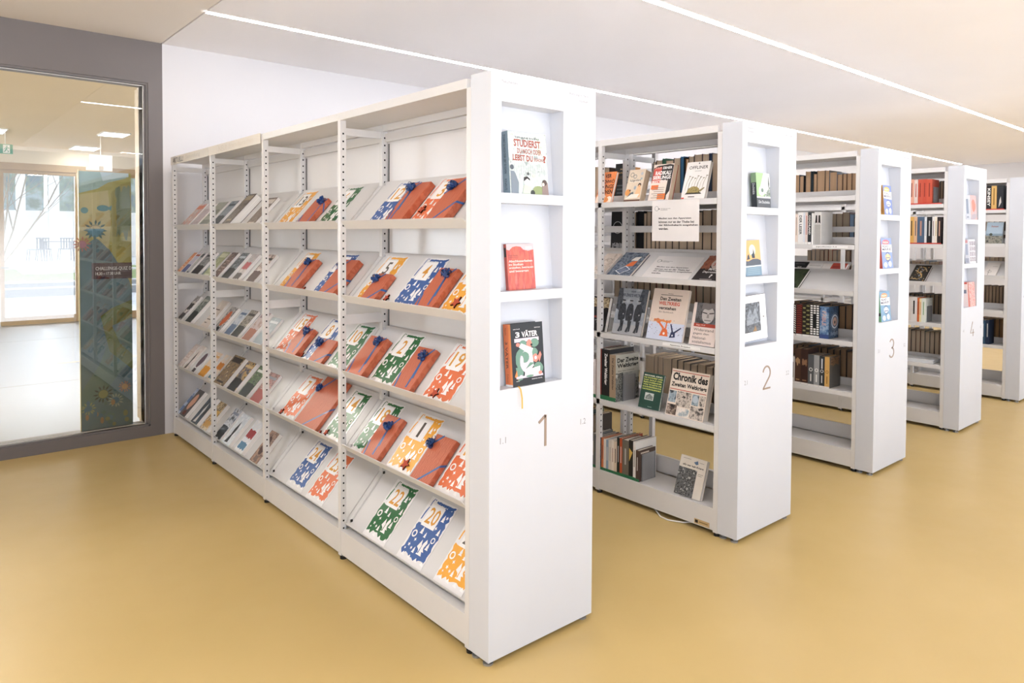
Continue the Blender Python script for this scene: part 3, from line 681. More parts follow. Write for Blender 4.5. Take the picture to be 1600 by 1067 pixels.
def parcel(j, yl, yr, h, t, bowy, bows, style, num, seed):
    w = yl - yr; yc = (yl + yr) / 2; M = slopeM(j, yc, .002, .0036 + t)
    p = thing('wrapped_parcel', 'red-brown wrapped parcel with blue ribbon and bow, leaning on sheet number %s' % num, 'parcel', M=M, group='wrapped parcels')
    MB().box(-w / 2, 0, 0, w / 2, t, h, WRAP).build('wrapping', p, bevel=.0025)
    q = random.Random(seed); rb = MB(); e = .0008
    bu = yc - bowy; bv = min(h - .012, max(.03, bows - .002))        # bow centre in the parcel's own frame
    bu = max(-w / 2 + .006, min(w / 2 - .006, bu))
    def band(u0, v0, u1, v1, wd=.0095):
        d = Vector((u1 - u0, v1 - v0)).normalized(); nn = Vector((-d.y, d.x)) * wd / 2
        a = Vector((u0, v0)); b = Vector((u1, v1))
        rb.prism([tuple(a + nn), tuple(b + nn), tuple(b - nn), tuple(a - nn)], 'y', -e, 0, RIB)
    def side(v0, v1, wd=.011):  # over the right-hand side face
        rb.prism([(-e, v0 - wd / 2), (-e, v0 + wd / 2), (t, v1 + wd / 2), (t, v1 - wd / 2)], 'x', w / 2, w / 2 + e, RIB)
    if style == 'c':           # ribbon round two opposite corners
        band(-w / 2, max(.0, bv - (bu + w / 2) * .9), bu, bv); band(bu, bv, min(w / 2, bu + (h - bv)), min(h, bv + (w / 2 - bu)))
        rb.build('ribbon', p); rb = MB(); band(-w * .12, .0, w / 2, .42 * h); side(.42 * h, .50 * h)
    else:                      # ribbon running steeply from the bow
        band(bu, bv, bu + .25 * w if bu < .2 * w else w / 2, h if bu < .2 * w else min(h, bv + .02)); band(bu, bv, min(w / 2, bu + .02), .30 * h) if bu < .2 * w else side(bv - .01, bv - .05)
        band(bu, bv, min(w / 2, bu + .015), .02); rb.build('ribbon', p); rb = MB(); band(-w * .30, .0, -w * .46, .35 * h)
    rb.build('ribbon', p)
    bw = MB()
    for i in range(26):        # curled loops
        a = q.uniform(0, 6.28); tl = q.uniform(.15, 1.2); R_ = q.uniform(.012, .019)
        d = Vector((math.cos(a) * math.cos(tl), -math.sin(tl), math.sin(a) * math.cos(tl))); s_ = d.cross(Vector((q.uniform(-1, 1), q.uniform(-1, 1), q.uniform(-1, 1)))).normalized()
        up = d.cross(s_).normalized(); pts = []
        for k in range(9):
            th = 2 * math.pi * k / 8; pts.append(Vector((bu, -.003, bv)) + d * (R_ * (1 - math.cos(th))) * .9 + up * (R_ * .62 * math.sin(th)))
        for k in range(8):
            a0, a1 = pts[k], pts[k + 1]; wv = s_ * .0030; th = (a1 - a0).cross(s_).normalized() * .0005
            bw.add([a0 - wv, a0 + wv, a1 + wv, a1 - wv, a0 - wv + th, a0 + wv + th, a1 + wv + th, a1 - wv + th], [(0, 1, 2, 3), (7, 6, 5, 4), (0, 4, 5, 1), (1, 5, 6, 2), (2, 6, 7, 3), (3, 7, 4, 0)], BOW)
    for v in range(len(bw.v)):
        x_, y_, z_ = bw.v[v]
        if y_ > -.0006: bw.v[v] = (x_, -.0006, z_)
    bw.build('bow', p)
for n_, a in enumerate([(0, .815, .665, .25, .032, .782, .21, 's', '12'), (0, .47, .33, .25, .035, .43, .196, 'c', '3'), (1, 1.045, .915, .165, .028, 1.02, .127, 'c', '5'), (1, .56, .42, .222, .030, .475, .186, 's', '4'),
                        (2, .752, .600, .230, .028, .655, .183, 's', '2'), (3, 1.035, .882, .228, .028, .952, .171, 's', '18'), (3, .588, .438, .222, .028, .578, .175, 'c', '1'),
                        (0, 1.80, 1.645, .195, .028, 1.675, .168, 's', '13'), (1, 1.975, 1.800, .22, .032, 1.884, .195, 's', '16'), (1, 1.495, 1.325, .232, .035, 1.46, .19, 'c', '9'),
                        (2, 1.185, 1.022, .228, .038, 1.074, .200, 's', '10'), (2, 1.975, 1.812, .190, .030, 1.877, .167, 's', '15'), (2, 1.655, 1.500, .158, .020, 1.650, .122, 'c', '8'), (3, 1.835, 1.560, .312, .022, 1.808, .231, 'c', '7')]):
    parcel(*a[:7], a[7], a[8], 100 + n_)
STM = mat('red_brown_felt', 'b5503a', .7, .2); STG = mat('silver_card', 'b9b3ae', .4, .4); STD = mat('dark_star_edge', '2c1b17', .8, .1)
def star_orn(j, y, s_, r, num, m=STM, rot=.3, extra=''):
    M = slopeM(j, y, s_, .0045)
    r *= 1.2; mb = MB(); pts = [(r * (1 if i % 2 == 0 else .44) * math.sin(rot + math.pi * i / 5), r * (1 if i % 2 == 0 else .44) * math.cos(rot + math.pi * i / 5)) for i in range(10)]
    mb.prism(pts, 'y', -.005, .0015, STD if m is STM else m); mb.prism(pts, 'y', -.0065, -.005, m)
    o = mb.build('star_ornament'); o.matrix_world = M
    tag(o, '%s%s star ornament at the foot of sheet number %s' % (extra, 'small red-brown' if m is STM else 'small silver', num), 'ornament', 'star ornaments')
for a in [(3, .70, .050, .026, '1'), (3, 1.478, .028, .017, '14'), (3, 1.535, .016, .009, '14', STM, .1, 'second and tinier, '), (3, 2.078, .026, .019, '7'), (1, .325, .07, .026, '11'), (2, .455, .045, .022, '19'), (2, 1.795, .03, .018, '8'),
          (0, .86, .05, .022, '12', STG), (0, 1.87, .06, .020, '13', STG), (0, .615, .10, .020, '3'), (1, .865, .045, .018, '5'), (1, 1.765, .03, .014, '9')]: star_orn(*a)

# books lying face out in the two far bays of unit 1: (shelf, y left, y right, height, thickness, wording, palette, kind of cover art)
def art_a(c1, c2=None, kind=0):
    def f(A):
        if kind == 1: A.disc(.5, .62, .26, ink(c1), n=14)
        elif kind == 2: A.rect(.08, .78, .92, .94, ink(c1)); A.rect(.2, .08, .8, .14, ink(c1))
        elif kind == 3:
            for k in range(5): A.rect(.12, .18 + k * .12, .4 + (k * 37 % 5) * .1, .21 + k * .12, ink(c1))
        elif kind == 4: A.poly([(.25, .04), (.6, .06), (.55, .3), (.62, .5), (.5, .78), (.36, .5), (.4, .3)], ink(c1))
        elif kind == 5: A.jag(.05, .03, .95, .42, ink(c1), .03, 7, 3); A.rect(.1, .8, .9, .88, ink(c2 or c1))
        elif kind == 6: A.disc(.5, .55, .3, ink(c1), rb=.3, n=14, wob=.15); A.rect(.3, .05, .7, .2, ink(c2 or c1))
        elif kind == 7: A.jag(.1, .45, .9, .7, ink(c1), .02, 8, 8); A.jag(.1, .1, .9, .3, ink(c2 or c1), .02, 8, 9)
    return f
G1 = [
 (0, 4.11, 3.91, .26, .012, 'pink floral magazine', ['e2b7a2', 'd9a08c', 'c9c0bb', 'efd8cc'], ('d9896b', None, 2)), (0, 3.87, 3.69, .255, .012, 'mauve magazine', ['bfb0b0', 'cbbcbc', 'a99c9f'], ('dcd4d4', None, 2)),
 (0, 3.64, 3.42, .26, .014, 'olive-grey magazine', ['9b9c8d', '8a8c80', 'aca894'], ('7a7d74', None, 7)), (0, 3.33, 3.17, .255, .02, 'slate-blue paperback', ['5b6670', '7d8890', '49525c'], ('2d3136', '39414a', 5)),
 (0, 3.10, 2.955, .25, .02, 'steel-grey paperback', ['5e6b75', '78848c', '4c5660'], ('39414a', '8c98a0', 7)), (0, 2.945, 2.80, .27, .055, 'thick dark hardback', ['5a5350', '7c736c', '3f3a39', '8a7767'], ('a89a84', None, 2)),
 (0, 2.61, 2.46, .25, .022, 'dark brown paperback', ['6f6259', '8f8278', '4a4340'], ('d7cdc4', None, 2)),
 (1, 4.165, 4.085, .22, .018, 'orange paperback', ['e79a63', 'dc8a55', 'eeb58a'], ('f1d3bb', None, 3)), (1, 4.06, 3.945, .23, .02, 'pale blue-edged paperback', ['d8cdc8', 'c8c4cf', 'b9bdd0'], ('5b6490', 'a8553f', 5)),
 (1, 3.925, 3.85, .225, .02, 'light grey booklet', ['bfc0bf', 'a9aaab', 'd0d0ce'], ('595a5c', None, 2)), (1, 3.80, 3.62, .235, .02, 'grey and black paperback', ['5c5e60', 'a1a3a3', '2c2d30'], ('1f2022', None, 5)),
 (1, 3.575, 3.375, .245, .014, 'grey-blue brochure', ['a9b0b5', 'bcc2c6', '98a0a6'], ('7b858c', None, 7)), (1, 3.335, 3.345, .24, 0, '', [], None),
 (1, 3.30, 3.175, .245, .02, 'brown floral paperback', ['5f4d49', 'a98f87', '3b3032', 'c7b6ae'], ('d8c6bd', None, 3)), (1, 3.09, 2.95, .245, .022, 'black and silver paperback', ['2b2b2f', '77808a', '1a1a1c', 'b2b9c0'], ('121214', 'c3c9cf', 5)),
 (1, 2.88, 2.755, .24, .022, 'pale paperback with red title', ['cfc7c6', 'bdb4b4', 'a9a6a8'], ('b0525a', '4b4241', 7)), (1, 2.62, 2.475, .245, .022, 'portrait-cover paperback', ['ded6d2', 'bba59b', '5a4a46'], ('4b2f2b', '2a2424', 5)),
 (2, 4.165, 4.055, .25, .016, 'black-and-white comic', ['dcd6d2', '6a6462', 'b8b1ad', 'efeae6'], ('3a3838', '3a3838', 7)), (2, 3.905, 3.765, .26, .03, 'dark green paperback', ['4f5a52', '8b948a', '2f3632', 'a9aea6'], ('272b29', 'b6b9af', 5)),
 (2, 3.555, 3.395, .255, .02, 'white booklet with brown strokes', ['e2d6cb', 'd8ccc2', 'eae1d8'], ('6b5d55', '8b7b70', 3)), (2, 3.265, 3.13, .22, .022, 'black, white and orange paperback', ['2a2c33', 'd8d0cb', '48505c', 'b9b3b0'], ('c9663f', '15171c', 6)),
 (2, 3.045, 2.925, .225, .016, 'light blue paperback', ['b5bfca', 'd5d9de', '93a1b4'], ('5c6f8c', '5c6f8c', 5)), (2, 2.90, 2.77, .23, .02, 'black and beige paperback', ['57504a', 'a59b8e', '3a3431', 'c3baab'], ('1c1a1a', '332e2e', 5)),
 (2, 2.695, 2.555, .235, .02, 'mauve and chestnut paperback', ['a8959a', 'b9a6a6', '8e6c5c'], ('8b4d33', '7c6a72', 5)), (2, 2.505, 2.355, .215, .016, 'pale slate paperback', ['a9b3b9', '97a2a9', 'bac2c6'], ('8f9ba4', 'dfe2e4', 5)),
 (3, 4.16, 4.05, .22, .01, 'pale patterned booklet', ['e6dad2', 'd3c2b9', 'efe6e0'], ('cbb8ad', None, 3)), (3, 4.02, 3.90, .225, .012, 'white booklet with dark tree figure', ['e8dfd9', 'dfd4cd', 'f0e9e4'], ('5c5450', None, 4)),
 (3, 3.84, 3.70, .215, .012, 'white booklet with violet figure', ['e8e1dd', 'd6dade', 'f0ebe8'], ('6a5660', '463f4a', 6)), (3, 3.64, 3.495, .22, .012, 'cream booklet with orange drawing', ['ead9c6', 'e3c9ae', 'efe4d8'], ('dc9838', 'e0b376', 5)),
 (3, 3.435, 3.305, .225, .012, 'white booklet with orange and teal shapes', ['ece3db', 'e6d2bd', 'dfe0df'], ('d98b3c', '3f6470', 7)), (3, 3.205, 3.00, .24, .04, 'large dark jungle-print hardback', ['3d3229', '8f7346', '5c4a38', 'cbb288'], ('2b2320', None, 2)),
 (3, 2.955, 2.805, .235, .028, 'night-scene paperback', ['2e3136', 'c9a35a', '6d6672', '1d2024'], ('14161a', 'd2b98a', 5)), (3, 2.735, 2.59, .235, .026, 'dark green leafy paperback', ['2c3a33', '5d7a4f', '1c2622', 'a7b58f'], ('1b2522', 'e0e0da', 5)),
 (3, 2.54, 2.385, .22, .02, 'red-brown print paperback', ['8c5a55', 'b98a86', '6c4a48', 'c9a7a3'], ('9c4d4a', '8f9098', 5)),
 (4, 4.16, 4.06, .235, .014, 'light blue magazine', ['9fb0cd', 'c3cede', '7d93b8'], ('6b83ad', None, 7)), (4, 4.055, 3.915, .235, .03, 'dark paperback with a portrait oval', ['4b4748', '5c5556', '3c3738'], ('d9a78c', '6a3f36', 6)),
 (4, 3.755, 3.61, .235, .03, 'black paperback with white figure', ['26282c', '3f464e', '4f6070'], ('d8d8d6', '31363c', 4)), (4, 3.525, 3.385, .23, .03, 'yellow and brown collage paperback', ['d8b27a', '5a4632', 'e6cfa6', '8a6a44'], ('e0b568', 'c79a58', 7)),
 (4, 3.21, 3.085, .24, .03, 'black and white photo paperback', ['35383d', 'a3a9b4', 'd9dbe0', '1e2023'], ('202226', '8d93a6', 5)), (4, 3.055, 2.905, .23, .028, 'white hardback with black dancer', ['e3e6ea', 'cdd3da', 'f0f1f3'], ('222222', 'c9a9a2', 4)),
 (4, 2.80, 2.665, .235, .028, 'white paperback with red script and blue sea', ['e7e4e4', 'dfe3ea', 'f0eeee'], ('a4464a', '5f88a6', 7)), (4, 2.515, 2.39, .22, .028, 'brown portrait paperback', ['8c6a5a', 'b08d78', '5a4038', 'c7a793'], ('4a2f2a', '7c6a64', 6))]
for n_, (j, a, b, h, t_, lab, pal, art) in enumerate(G1):
    if not pal: continue
    bay = 'leftmost bay' if (a + b) / 2 > 3.2244 else 'second bay from left'
    a_, b_ = a, b
    book(a_ - b_, h, t_, slopeM(j, (a_ + b_) / 2, .002, .001 + t_), photo(pal, 28 if t_ < .03 else 22), '%s, %s shelf of the %s' % (lab, SHN[j], bay), front=art_a(*art) if art else None, pages=PAGESW, group='books displayed in the two far bays', hard=t_ > .03)
book(.16, .245, .02, slopeM(1, 3.425, .002, .021), photo(['b9bf94', 'a7af84', 'ccd0aa'], 20), 'pale green paperback, second shelf of the leftmost bay', front=art_a('dfe0c6', 'c79d7c', 2), pages=PAGESW, group='books displayed in the two far bays', hard=False)

# ------------------------------------------------------------------ books in the end-panel niches
def nicheM(i, xc, z, yf, lean=5.0, yaw=0, roll=0):
    return Matrix.Translation((ROWX[i] + xc, yf, z)) @ Matrix.Rotation(math.radians(yaw), 4, 'Z') @ Matrix.Rotation(math.radians(-lean), 4, 'X') @ Matrix.Rotation(math.radians(roll), 4, 'Y')
def f_stud(A):
    m = photo(['ccd4d2', 'b6c1bf', 'd5dcda', '94a1a0'], 34); A.rect(0, 0, 1, 1, m); R_ = ink('9c4b3f'); K = ink('3c3c42')
    A.jag(.75, .62, .97, .97, photo(['c5d8c3', 'd7e4d6', 'a9bfaa'], 30), .03, 7, 2); A.jag(.02, .72, .14, .96, photo(['c5d8c3', 'd7e4d6', 'a9bfaa'], 30), .02, 7, 2)
    A.text('TIPHAINE RIVIÈRE', .17, .895, .82, .93, K, .02); A.text('STUDIERST', .14, .76, .84, .88, R_, .03); A.text('DU NOCH ODER', .22, .65, .86, .735, R_, .02)
    A.text('LEBST DU', .10, .53, .62, .63, R_, .03); A.text('SCHON', .65, .54, .88, .595, R_, .02); A.text('?', .89, .53, .98, .65, R_, .03)
    q = random.Random(3)
    for k in range(14): a = .12 + k * .06; A.rect(a, .30 + q.uniform(-.03, .03), a + .008, .50, ink('aab3b5'))
    A.poly([(.02, .0), (.2, .0), (.22, .18), (.14, .33), (.10, .36), (.02, .36)], ink('7c8792')); A.disc(.06, .42, .05, ink('5b626b'))
    A.disc(.43, .20, .075, ink('ece9e4')); A.poly([(.35, .20), (.36, .27), (.44, .285), (.51, .25), (.51, .22), (.44, .25)], ink('2c2b2d')); A.poly([(.3, .0), (.56, .0), (.52, .13), (.35, .14)], ink('c3cdbd'))
    A.disc(.74, .05, .17, ink('8e9b6f'), rb=.09, n=14, wob=.05); A.disc(.57, .02, .06, ink('3b3e3c')); A.poly([(.82, .0), (1, .0), (.98, .2), (.9, .24), (.84, .2)], ink('8d7c77')); A.disc(.90, .2, .06, ink('564a46'))
    A.disc(.86, .17, .035, ink('d9cfc6')); A.disc(.30, .26, .04, ink('d9dcd6')); A.disc(.62, .30, .04, ink('c4c9c0')); A.disc(.47, .33, .03, ink('59605f'))
def s_stud(A): A.text('STUDIERST DU NOCH ODER LEBST DU SCHON?', .3, .32, .62, .95, ink('3f4d57'), .02, rot=True); A.text('KNAUS', .3, .06, .6, .24, ink('4d5b64'), .01, rot=True)
book(.197, .242, .042, nicheM(0, .208, 1.801, .016), ink('d6dddc'), 'comic titled STUDIERST DU NOCH ODER LEBST DU SCHON in top niche of panel 1', f_stud, s_stud, ink('8496a0'), PAGESW)
def f_absch(A):
    A.rect(0, 0, 1, 1, photo(['c9584a', 'cf6b58', 'b94f4a', 'd4786a'], 16, stretch=(3, 1, .5))); A.poly([(0, 1), (0, .88), (.10, .86), (.22, .93), (.36, .95), (.52, .935), (.62, .87), (.80, .84), (1, .87), (1, 1)], ink('c9b9bd'))
    A.rect(.70, .88, .94, .94, ink('d7cdd2')); K = ink('7a4b45'); Wt = ink('f0dfd6')
    A.text('Axel Bader', .06, .735, .42, .765, K, .01); A.text('Joachim Bernt', .06, .695, .42, .72, K, .01)
    for k, (s_, b) in enumerate((('Abschlussarbeiten', .93), ('im Studium', .58), ('erstellen, betreuen', .95), ('und bewerten', .76))): A.text(s_, .06, .60 - k * .072, b, .65 - k * .072, Wt, .02)
book(.140, .181, .016, nicheM(0, .194, 1.426, .041, 5.0, roll=-1.0), ink('c4574a'), 'red paperback about theses in the middle niche of panel 1', f_absch, lambda A: A.rect(.1, .72, .9, .92, ink('2e2b2b')), ink('b3574e'), PAGESW)
def f_vaeter(A):
    Wt = ink('f2eef2'); G = ink('6f9484'); P = ink('dccddc'); Rr = ink('e08a7c'); K = ink('23272b'); O = ink('e08a52')
    A.text('3', .14, .775, .27, .865, Wt, .03); A.text('VÄTER', .33, .775, .83, .885, Wt, .03)
    A.text('NANDO VON ARB', .08, .905, .28, .918, Wt, .01); A.text('EDITION', .74, .905, .92, .92, Wt, .01); A.text('moderne', .10, .075, .20, .09, Wt, .01); A.text('GRAPHIC NOVEL', .58, .075, .92, .09, Wt, .01)
    A.rect(.10, .70, .86, .76, P); A.disc(.36, .67, .11, G, rb=.06, n=12, wob=.1); A.disc(.72, .67, .13, G, rb=.07, n=12, wob=.1); A.disc(.55, .66, .08, Rr, rb=.075, wob=.1, n=10); A.disc(.20, .66, .06, Rr, rb=.03); A.disc(.62, .64, .035, K, rb=.02)
    A.disc(.33, .42, .22, G, rb=.19, n=20, wob=.03); A.disc(.42, .38, .18, P, rb=.17, n=20, wob=.02); A.disc(.40, .45, .13, G, rb=.09, n=14); A.disc(.30, .40, .05, P, rb=.08)
    A.poly([(.10, .30), (.16, .08), (.30, .10), (.34, .22), (.22, .30)], G); A.poly([(.06, .16), (.13, .26), (.16, .10)], O); A.disc(.68, .52, .12, G, rb=.07, wob=.1, n=12); A.disc(.80, .25, .15, G, rb=.10, wob=.08, n=12); A.disc(.72, .42, .09, Rr, rb=.07, wob=.1, n=10); A.disc(.73, .42, .04, P, rb=.03)
    A.poly([(.84, .34), (.92, .46), (.88, .52), (.80, .44)], Rr); A.poly([(.22, .62), (.30, .68), (.66, .58), (.62, .52), (.66, .30), (.46, .18), (.40, .20), (.56, .36), (.52, .50)], Wt); A.poly([(.40, .26), (.70, .34), (.55, .36)], G)
    A.poly([(.38, .24), (.86, .28), (.84, .14), (.36, .14)], Wt); A.poly([(.10, .06 + .06), (.94, .12), (.93, .155), (.11, .155)], P); A.disc(.85, .17, .06, Rr, rb=.03); A.disc(.25, .15, .05, P, rb=.025); A.disc(.52, .14, .12, G, rb=.02)
def s_vaeter(A): A.rect(.7, 0, 1, 1, ink('e6925a')); A.rect(0, 0, 1, .035, ink('e9e7e6')); A.text('3 VÄTER', .18, .28, .58, .72, ink('6e4a3f'), .02, rot=True); A.text('Edition', .2, .06, .5, .2, ink('a0603f'), .01, rot=True); A.text('Nando', .2, .82, .45, .94, ink('a0603f'), .01, rot=True)
b3 = book(.166, .242, .044, nicheM(0, .201, 1.054, .004), ink('2a2e33'), 'black graphic novel titled 3 VÄTER in the lowest niche of panel 1', f_vaeter, s_vaeter, ink('dd7c50'), PAGESW)
MB().tube([(-.058, .018, .002), (-.058, -.004, -.001), (-.056, -.012, -.010), (-.052, -.013, -.045), (-.053, -.012, -.085)], .0030, mat('yellow_marker_ribbon', 'd9a94c', .4, .4), 6, .25).build('marker_ribbon', b3)

def f_dschin(A):
    A.rect(0, .3, 1, 1, ink('a3c493')); A.poly([(.55, 1), (1, 1), (1, .3), (.75, .3), (.3, .62)], ink('dfe3e2')); A.disc(.38, .48, .22, ink('d9e2d6'), rb=.14, n=14, wob=.08); A.disc(.42, .50, .09, ink('6f8478'), rb=.06)
    A.poly([(.5, .32), (1, .32), (1, .62), (.8, .5)], photo(['a3b69a', '5c6b64', 'd9dfd8'], 60)); A.poly([(.9, .98), (.96, .7), (.9, .5), (.86, .7)], ink('5c625f'))
    A.rect(0, 0, 1, .29, ink('55595f')); A.rect(0, .275, 1, .315, ink('eef0f0')); A.text('Die Dschinkis', .12, .12, .92, .20, ink('d9dcdf'), .01)
book(.138, .190, .032, nicheM(1, .242, 1.801, .012, 4), ink('8fae86'), 'green-grey paperback in the top niche of panel 2', f_dschin, lambda A: (A.rect(0, .72, 1, 1, ink('7f9a78')), A.text('Dschinkis', .25, .38, .7, .70, ink('cfd3d3'), .01, rot=True)), ink('34383c'), PAGESW)
def f_donq(A):
    A.rect(0, .3, 1, 1, ink('e9b276')); A.disc(.5, .72, .20, ink('f6ecd8'), n=18); A.poly([(0, .30), (1, .30), (1, .42), (.8, .47), (.5, .48), (.2, .42), (0, .44)], ink('59606a'))
    A.poly([(.46, .50), (.64, .50), (.62, .62), (.56, .78), (.52, .64), (.42, .60)], ink('34404c')); A.poly([(.12, .46), (.32, .48), (.26, .62), (.18, .58)], ink('4c525c')); A.rect(.02, .26, 1, .29, ink('f1f1ef'))
    A.rect(0, 0, 1, .26, ink('7d97a8'))
    for k in range(4): A.rect(.12, .05 + k * .05, .88, .07 + k * .05, ink('92a9b6'))
book(.158, .196, .022, nicheM(1, .182, 1.426, .030, 5, roll=-2), ink('7d97a8'), 'blue and ochre book with rider silhouettes in middle niche of panel 2', f_donq, lambda A: (A.rect(0, .78, 1, 1, ink('d49c60')), A.rect(0, .26, 1, .29, ink('f1f1ef'))), ink('627b8d'), PAGESW)
t = thing('ereader', 'white e-reader tablet with grey picture leaning in the lowest niche of panel 2', 'picture', M=nicheM(1, .185, 1.076, .018, 4, roll=-2))  # e-reader tablet with a picture on its screen
mb = MB().box(-.125, 0, 0, .125, .012, .245, mat('white_frame_gloss', 'f1f1f3', .25, .5, .005)).box(-.127, .0, .243, .127, .013, .246, GREYT).box(-.127, 0, -.001, .127, .013, .0015, GREYT); mb.build('frame', t, bevel=.0015)
mb = MB().box(-.105, -.0006, .045, .062, 0, .205, photo(['33363b', '5c6269', '232428', '7d848c'], 18)); A = Art(mb, (-.105, -.0006, .045), (1, 0, 0), (0, 0, 1), .167, .16)
A.poly([(.15, .25), (.9, .3), (.75, .95), (.55, .6), (.4, .8), (.2, .55)], photo(['666c74', '8d949c', '4b4f56'], 24)); A.poly([(.5, .02), (.75, .02), (.66, .22), (.58, .1)], ink('9a7b56')); mb.build('picture', t)
MB().cyl((.095, -.002, .12), (.095, 0, .12), .006, GREYT).build('button', t)

def f_comic(c1, c2, c3):
    def f(A):
        A.rect(0, 0, 1, 1, ink(c1)); A.disc(.45, .86, .33, ink(c2), rb=.09, n=14, wob=.06); A.text('FRIDA', .2, .83, .7, .89, ink('f2ece0'), .02)
        A.poly([(.02, .56), (.98, .52), (1, .78), (.04, .80)], ink('f4f3f5')); A.text('READ', .14, .69, .70, .77, ink('4a4a60'), .02); A.text('MARIE', .08, .59, .92, .67, ink('4a4a60'), .02)
        A.disc(.55, .38, .25, ink(c3), rb=.10, n=12, wob=.12); A.disc(.30, .12, .15, ink('f0eef0'), rb=.09, n=10, wob=.1); A.disc(.72, .14, .14, ink('e9e6ea'), rb=.10, n=10, wob=.1)
        A.ring(.55, .38, .2, .03, ink('55587a')); A.rect(.4, .33, .7, .36, ink('7b7ea0'))
    return f
book(.137, .207, .024, nicheM(2, .218, 1.801, .015, 5), ink('7f8fc2'), 'blue comic with yellow spine in the top niche of panel 3', f_comic('7f8fc2', 'e9b75a', 'f3f2f4'), lambda A: A.jag(.1, .05, .9, .95, ink('a9773f'), .05, 12, 3), ink('dba94e'), PAGESW)
book(.175, .212, .024, nicheM(2, .222, 1.426, .014, 5, roll=-1), ink('8ea2cc'), 'blue comic with red spine in the middle niche of panel 3', f_comic('8ea2cc', 'd9707c', 'efd9a0'), lambda A: A.jag(.1, .05, .9, .8, ink('c4604e'), .05, 10, 3), ink('c8483f'), PAGESW)
book(.160, .210, .022, nicheM(2, .208, 1.053, .012, 5, roll=-1), ink('7fa3c0'), 'blue comic with green spine in the lowest niche of panel 3', f_comic('7fa3c0', 'e8a070', 'e9eef2'), lambda A: A.rect(.1, .2, .9, .3, ink('2c3a34')), ink('79a880'), PAGESW)
def f_simple(c1, c2, c3=None):
    def f(A): A.rect(0, 0, 1, 1, photo([c1, c2], 30)); A.disc(.5, .6, .3, ink(c3 or c2), rb=.25, wob=.2, n=12); A.jag(.1, .05, .9, .22, ink(c1), .03, 7, 4)
    return f
book(.150, .210, .040, nicheM(3, .285, 1.801, .006, 4), ink('c9a79f'), 'book with white spine and pink cover figure in top niche of panel 4', f_simple('a9a0a8', 'd8a79c', 'c97f70'), lambda A: (A.rect(.2, .25, .6, .85, ink('aab4c4')), A.rect(.2, .08, .6, .14, ink('b7bcc8'))), ink('eceef2'), PAGESW)
book(.150, .207, .036, nicheM(3, .282, 1.426, .006, 4), ink('b9b2ba'), 'grey picture-grid book in the middle niche of panel 4', lambda A: (A.rect(0, 0, 1, 1, ink('dcdade')), [A.rect(.06 + .32 * (k % 3), .08 + .22 * (k // 3), .32 + .32 * (k % 3), .26 + .22 * (k // 3), photo(['8c8790', 'b9b2ba', '6c6670', 'd9d3da'], 40)) for k in range(12)]), lambda A: (A.rect(.2, .85, .7, .97, ink('d9a0a4')), A.rect(.2, .35, .7, .8, ink('b9c0d0')), A.rect(.1, .04, .8, .22, ink('b9bcca'))), ink('e3e4ea'), PAGESW)
book(.172, .210, .040, nicheM(3, .278, 1.053, .004, 4), ink('d68276'), 'red and pink book with pale spine in the lowest niche of panel 4', lambda A: (A.rect(0, 0, 1, 1, photo(['d98a80', 'e9c0b9', 'cf6d64', 'e6d3d2'], 26)), A.poly([(0, 0), (.14, 0), (.0, 1)], ink('c9483b')), A.poly([(.16, 0), (.24, 0), (.10, 1), (.02, 1)], ink('8f6a58'))), lambda A: (A.rect(.2, .55, .7, .7, ink('7c8090')), A.rect(.1, .93, .9, 1, ink('c9564a'))), ink('efdcd8'), PAGESW)

# ------------------------------------------------------------------ face-out books on the aisle side of units 2 to 5
def faceM(i, yc, z, xb, lean, roll=0, yaw=0):
    """cover faces the aisle (-x), bottom front edge at x=ROWX+xb"""
    return Matrix.Translation((ROWX[i] + xb, yc, z)) @ Matrix.Rotation(math.radians(-90 + yaw), 4, 'Z') @ Matrix.Rotation(math.radians(-lean), 4, 'X') @ Matrix.Rotation(math.radians(roll), 4, 'Y')
def stand(i, yc, z, xb, lean, h, t, lab, w=.09):
    """clear-grey steel easel behind a face-out book"""
    th = math.radians(lean); M = faceM(i, yc, z, xb, 0)
    o = MB(); b = t / math.cos(th) + .002
    o.box(-w / 2, -.004, 0, w / 2, b + .085, .0015, STEELP); o.prism([(b + .002, .0015), (b + .002 + math.sin(th) * h * .8, math.cos(th) * h * .8), (b + .004 + math.sin(th) * h * .8, math.cos(th) * h * .8), (b + .084, .0015)], 'x', -w / 2, w / 2, STEELP)
    ob = o.build('book_stand'); ob.matrix_world = M
    tag(ob, lab, 'book stand', 'book stands on unit 2')
STEELP = mat('pale_grey_steel', 'b9b6b4', .4, .5, .03)
def L_(pairs):
    def f(A):
        for fn, a in pairs: getattr(A, fn)(*a)
    return f
K = ink('26201f'); WT = ink('f1eeea')
def f_versch(A):
    A.rect(0, 0, 1, 1, photo(['e88d52', 'df7f45', 'ec9a63'], 14)); A.poly([(0, 0), (1, 0), (1, .16), (.85, .20), (.66, .14), (.5, .30), (.38, .16), (.3, .32), (.18, .24), (.05, .2), (0, .1)], ink('f5dcc8')); A.disc(.55, .08, .28, ink('e39356'), rb=.09, n=12)
    A.text('VER', .32, .80, .72, .93, K, .03); A.text('SCHWÖ', .18, .62, .98, .76, K, .03); A.text('RUNGS', .20, .44, .98, .58, K, .03); A.text('MYTHEN', .05, .27, .98, .41, K, .03)
book(.135, .205, .020, faceM(1, 1.018, 1.852, .02, 17), ink('e48a50'), 'orange book titled VERSCHWÖRUNGSMYTHEN standing on the top shelf of unit 2', f_versch, None, None, PAGESW)
